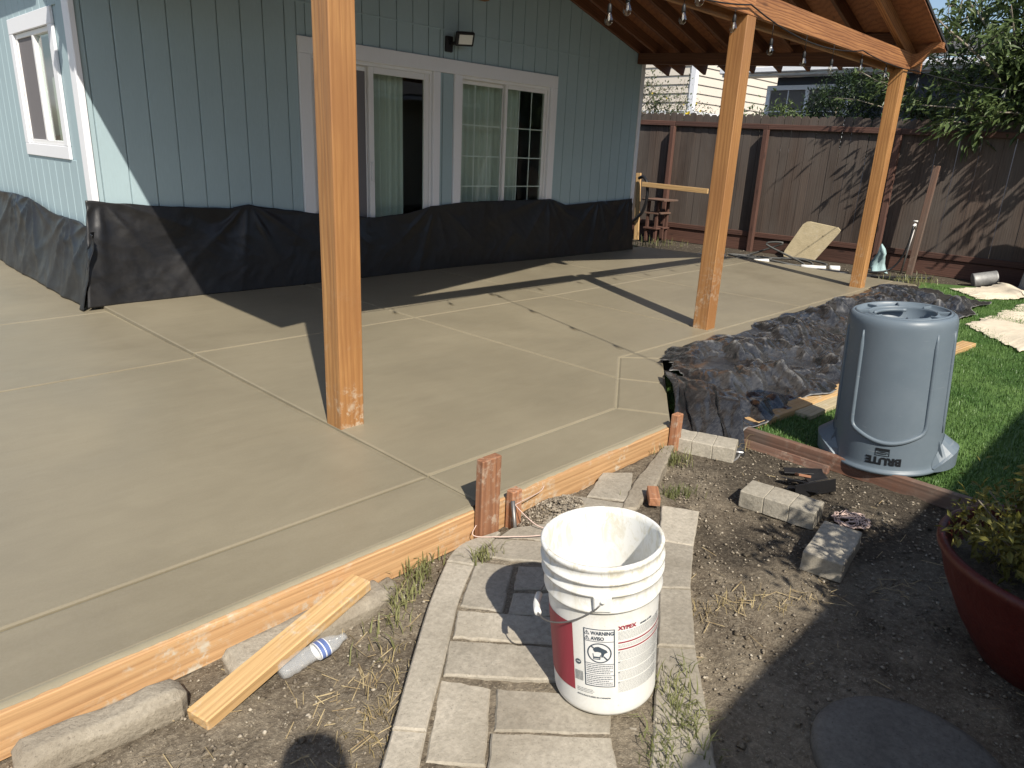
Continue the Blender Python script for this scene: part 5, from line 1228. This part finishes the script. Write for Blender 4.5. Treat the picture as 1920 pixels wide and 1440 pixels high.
# ================================================================== trees and shrubs beyond the fence
def branchy(root, base, tips, rad, sub=3, seed=0):
    rs = random.Random(seed); ends = []; dirs = []
    for tpn in tips:
        a = Vector(base); b = Vector(tpn); mid = a.lerp(b, .45)+Vector((rs.uniform(-.12, .12), rs.uniform(-.12, .12), .12))
        P = spline([a, mid, b], 6); tube('limb', P, [rad*(1-.8*i/(len(P)-1)) for i in range(len(P))], M['bark'], root, 6)
        for k in range(sub):
            t = rs.uniform(.35, 1); s = P[int(t*(len(P)-1))]; e = s+Vector((rs.gauss(0, .30), rs.gauss(0, .30), rs.gauss(.05, .22)))
            tube('twig', [s, s.lerp(e, .5)+Vector((0, 0, .04)), e], [.010, .007, .004], M['bark'], root, 5)
            for q in np.linspace(.35, 1.0, 4): ends.append(tuple(s.lerp(e, q))); dirs.append(tuple((e-s).normalized()))
        for q in np.linspace(.55, 1.0, 5): ends.append(tuple(P[int(q*(len(P)-1))])); dirs.append(tuple((b-mid).normalized()))
    return ends, dirs
tree = empty('leafy_tree', (11.0, -4.55, -.2), 'tall loose tree with long drooping leaves overhanging the fence', 'tree')
tube('trunk', spline([(11.0, -4.55, -.2), (11.02, -4.5, 1.0), (11.0, -4.52, 2.0), (10.98, -4.45, 2.9), (11.02, -4.4, 4.6)], 6), [.075-.0016*i for i in range(25)], M['bark'], tree, 9)
rs = random.Random(21)
tips = []
for i in range(22): a = rs.uniform(0, 6.28); r = rs.uniform(.4, 1.7); tips.append((11.0+r*math.cos(a), -4.6+r*math.sin(a)*1.25, rs.uniform(2.7, 4.6)))
tips += [(10.30, -3.55, 2.15), (10.12, -3.2, 2.30), (10.2, -3.75, 2.02), (10.05, -4.15, 2.2), (10.35, -4.7, 2.35), (10.6, -3.3, 2.6), (10.1, -5.2, 2.5), (10.2, -5.8, 2.6), (10.5, -4.0, 3.0), (10.5, -5.4, 3.4), (10.7, -3.9, 3.6)]
tips += [(9.95, -4.7, 2.8), (10.0, -5.2, 3.05), (9.85, -5.6, 2.7), (10.1, -4.35, 3.2), (9.9, -6.2, 2.9), (10.2, -5.9, 3.4)]
e1, d1 = branchy(tree, (11.0, -4.52, 1.95), tips, .035, 4, 3)
link('crown', leafcloud('crown', e1, 9800, .15, M['leaf'], .55, .10, .30, dirs=d1), None, tree, kind='stuff')
lf = leafcloud('leaf', [(0, 0, 0)], 1, .17, M['leaf'], 0, 0, .30, dirs=[(1, 0, 0)])
e1a = [e for e in e1 if e[0] < 10.75]
for i in range(160):
    e = rs.choice(e1a); T = Matrix.Translation(Vector(e)+Vector((rs.gauss(0, .08), rs.gauss(0, .08), rs.gauss(0, .08)))) @ Matrix.Rotation(rs.uniform(0, 6.28), 4, 'Z') @ Matrix.Rotation(rs.uniform(-.2, 1.1), 4, 'Y') @ Matrix.Rotation(rs.uniform(-.5, .5), 4, 'X')
    link('leaf', lf, None, tree, T)
t2 = empty('bare_sapling', (11.6, -3.05, -.2), 'thin upright sapling with sparse leaves behind the roof corner', 'tree')
tube('trunk', [(11.6, -3.05, -.2), (11.62, -3.0, 2.0), (11.6, -3.05, 4.6)], [.03, .022, .008], M['bark'], t2, 6)
e2, d2 = branchy(t2, (11.6, -3.03, 1.9), [(11.4, -2.8, 3.6), (11.7, -3.3, 4.3), (11.5, -3.2, 3.3), (11.7, -2.75, 4.5), (11.2, -2.2, 2.75), (11.1, -2.55, 2.6), (11.3, -1.85, 2.9), (11.1, -2.3, 2.35), (11.2, -3.0, 2.5)], .013, 5, 9)
link('crown', leafcloud('crown', e2, 1300, .13, M['leaf'], .5, .07, .35, dirs=d2), None, t2, kind='stuff')
hedge = empty('dark_hedge', (11.5, -1.4, -.2), 'dense dark evergreen bush behind the fence before the grey house', 'shrub')
tube('trunk', [(11.5, -1.4, -.2), (11.5, -1.4, 1.2), (11.5, -1.45, 2.4)], [.05, .04, .01], M['bark'], hedge, 6)
rsn = np.random.default_rng(8); C_ = []
for i in range(900):
    a = rsn.uniform(0, 6.28); ph = rsn.uniform(-1, 1); r = rsn.uniform(.55, 1.0); z = 2.05+1.0*ph*r; q = math.sqrt(max(0, 1-ph*ph))*r; C_.append((11.5+.55*q*math.cos(a), -1.55+.75*q*math.sin(a), z))
link('foliage', leafcloud('foliage', C_, 11000, .060, M['leaf_dark'], .1, .05, .36), None, hedge, kind='stuff')
h2 = empty('leafy_bush', (11.1, -.4, -.2), 'small glossy leafy bush showing over the fence before the white window', 'shrub')
tube('trunk', [(11.1, -.4, -.2), (11.1, -.4, 1.9)], [.03, .015], M['bark'], h2, 6)
C_ = [(11.1+rsn.normal(0, .12), -.45+rsn.normal(0, .30), 1.95+abs(rsn.normal(0, .22))) for i in range(160)]
link('foliage', leafcloud('foliage', C_, 1100, .085, M['leaf'], -.2, .05, .36), None, h2, kind='stuff')
rose = empty('yellow_rose_bush', (11.3, 1.9, -.2), 'rose bush with yellow flowers showing over the fence by the house corner', 'shrub')
tube('trunk', [(11.3, 1.9, -.2), (11.3, 1.9, 1.9)], [.03, .015], M['bark'], rose, 6)
e3, d3 = branchy(rose, (11.3, 1.9, 1.2), [(11.3, 2.35, 2.95), (11.2, 2.1, 2.6), (11.4, 1.75, 2.7), (11.2, 1.4, 2.55), (11.3, 1.1, 2.45), (11.1, 1.6, 2.4), (11.3, 2.6, 2.6), (11.2, 1.0, 2.3), (11.3, 2.7, 3.0)], .014, 6, 5)
link('foliage', leafcloud('foliage', e3, 3000, .055, M['leaf_rose'], .2, .10, .5), None, rose, kind='stuff')
for (y, z, s) in ((1.18, 2.22, .085), (1.10, 2.20, .06), (1.02, 2.42, .035), (2.05, 2.62, .035), (1.30, 2.40, .03), (.92, 2.28, .04), (1.7, 2.52, .03), (2.3, 2.75, .03)):
    v = []; f = []
    for k in range(14):
        a = k*2.4; rr = s*(.3+.05*k); T = Matrix.Rotation(a, 4, 'Z') @ Matrix.Rotation(-1.2+.06*k, 4, 'Y'); b0 = len(v)
        for p in ((0, 0, 0), (rr*.5, -rr*.45, .01), (rr, 0, .0), (rr*.5, rr*.45, .01)): v.append(T @ Vector(p))
        f.append([b0, b0+1, b0+2, b0+3])
    link('rose_bloom', mesh('bloom', v, f, True), M['petal'], rose, Matrix.Translation((10.98, y, z)) @ Matrix.Rotation(R(-70), 4, 'Y'))
for k, (za, zb) in enumerate(((6.9, 7.2), (6.3, 6.4))):
    tube('utility_wire', sag((30, -30, za), (30, 40, zb), .5, 14), .018, M['wire'], None, 4, label=('upper' if k == 0 else 'lower')+' dark utility wire crossing the sky beyond the roofs', cat='wire', group='utility wires')

# ================================================================== what throws the shade from behind
bld = empty('rear_house', (2, -10, -.15), 'house standing behind the viewer whose eave shades the soil', 'house')
quadbox('wall', (-7, -14, -.2), (12, -9.2, 2.7), M['stucco_beige'], bld)
slabquad('roof', [(-7.5, -8.62, 2.60), (12.5, -8.62, 2.60), (12.5, -11.5, 3.55), (-7.5, -11.5, 3.55)], .05, M['shingle'], bld)
quadbox('fascia', (-7.5, -8.66, 2.50), (12.5, -8.622, 2.60), M['white'], bld)
sh = empty('tall_shrub', (.25, -7.45, -.15), 'slender leafy shrub with a clear stem standing beyond the red pot', 'shrub')
tube('trunk', spline([(.25, -7.45, -.2), (.27, -7.43, .4), (.25, -7.45, 1.2)], 5), [.02]*6+[.015]*5, M['bark'], sh, 7)
rsn = np.random.default_rng(18); C_ = []
for i in range(420):
    a = rsn.uniform(0, 6.28); ph = rsn.uniform(-1, 1); r = rsn.uniform(.3, 1.0); q = math.sqrt(max(0, 1-ph*ph))*r; C_.append((.28+.50*q*math.cos(a), -7.47+.58*q*math.sin(a), 1.22+.32*ph*r))
for k in range(9): tube('twig', [(.25, -7.45, 1.0), C_[k*7]], [.008, .003], M['bark'], sh, 4)
link('foliage', leafcloud('foliage', C_, 2600, .06, M['leaf'], .1, .05, .38), None, sh, kind='stuff')
# the photographer, seen only as a shadow
sk = {'pel': (-2.17, -7.11, .84), 'chest': (-2.15, -7.09, 1.14), 'neck': (-2.11, -7.06, 1.31), 'head': (-2.05, -7.0, 1.47), 'crown': (-2.03, -6.98, 1.655), 'ls': (-2.27, -6.97, 1.24), 'rs': (-2.0, -7.2, 1.24), 'le': (-2.25, -6.85, 1.05), 're': (-1.87, -7.13, 1.05), 'lw': (-2.07, -6.84, 1.27), 'rw': (-1.90, -6.99, 1.27), 'lh': (-2.03, -6.82, 1.33), 'rh': (-1.92, -6.94, 1.33), 'lk': (-2.24, -7.04, .36), 'rk': (-2.07, -7.19, .36), 'la': (-2.27, -7.06, -.07), 'ra': (-2.06, -7.22, -.07), 'lt': (-2.14, -6.93, -.11), 'rtoe': (-1.93, -7.09, -.11)}
ed = [('pel', 'chest'), ('chest', 'neck'), ('neck', 'head'), ('head', 'crown'), ('chest', 'ls'), ('chest', 'rs'), ('ls', 'le'), ('rs', 're'), ('le', 'lw'), ('re', 'rw'), ('lw', 'lh'), ('rw', 'rh'), ('pel', 'lk'), ('pel', 'rk'), ('lk', 'la'), ('rk', 'ra'), ('la', 'lt'), ('ra', 'rtoe')]
rad = dict(pel=.14, chest=.15, neck=.055, head=.10, crown=.10, ls=.07, rs=.07, le=.045, re=.045, lw=.03, rw=.03, lh=.03, rh=.03, lk=.065, rk=.065, la=.045, ra=.045, lt=.035, rtoe=.035)
ks = list(sk); me = bpy.data.meshes.new('person'); me.from_pydata([sk[k] for k in ks], [(ks.index(a), ks.index(b)) for a, b in ed], []); me.update()
person = link('person', me, M['grey_cover'], label='person standing in dark clothes holding up a phone', cat='person')
person.modifiers.new('skin', 'SKIN')
for i, k in enumerate(ks): me.skin_vertices[0].data[i].radius = (rad[k], rad[k])
me.skin_vertices[0].data[0].use_root = True
ssf = person.modifiers.new('sub', 'SUBSURF'); ssf.levels = 1; ssf.render_levels = 2
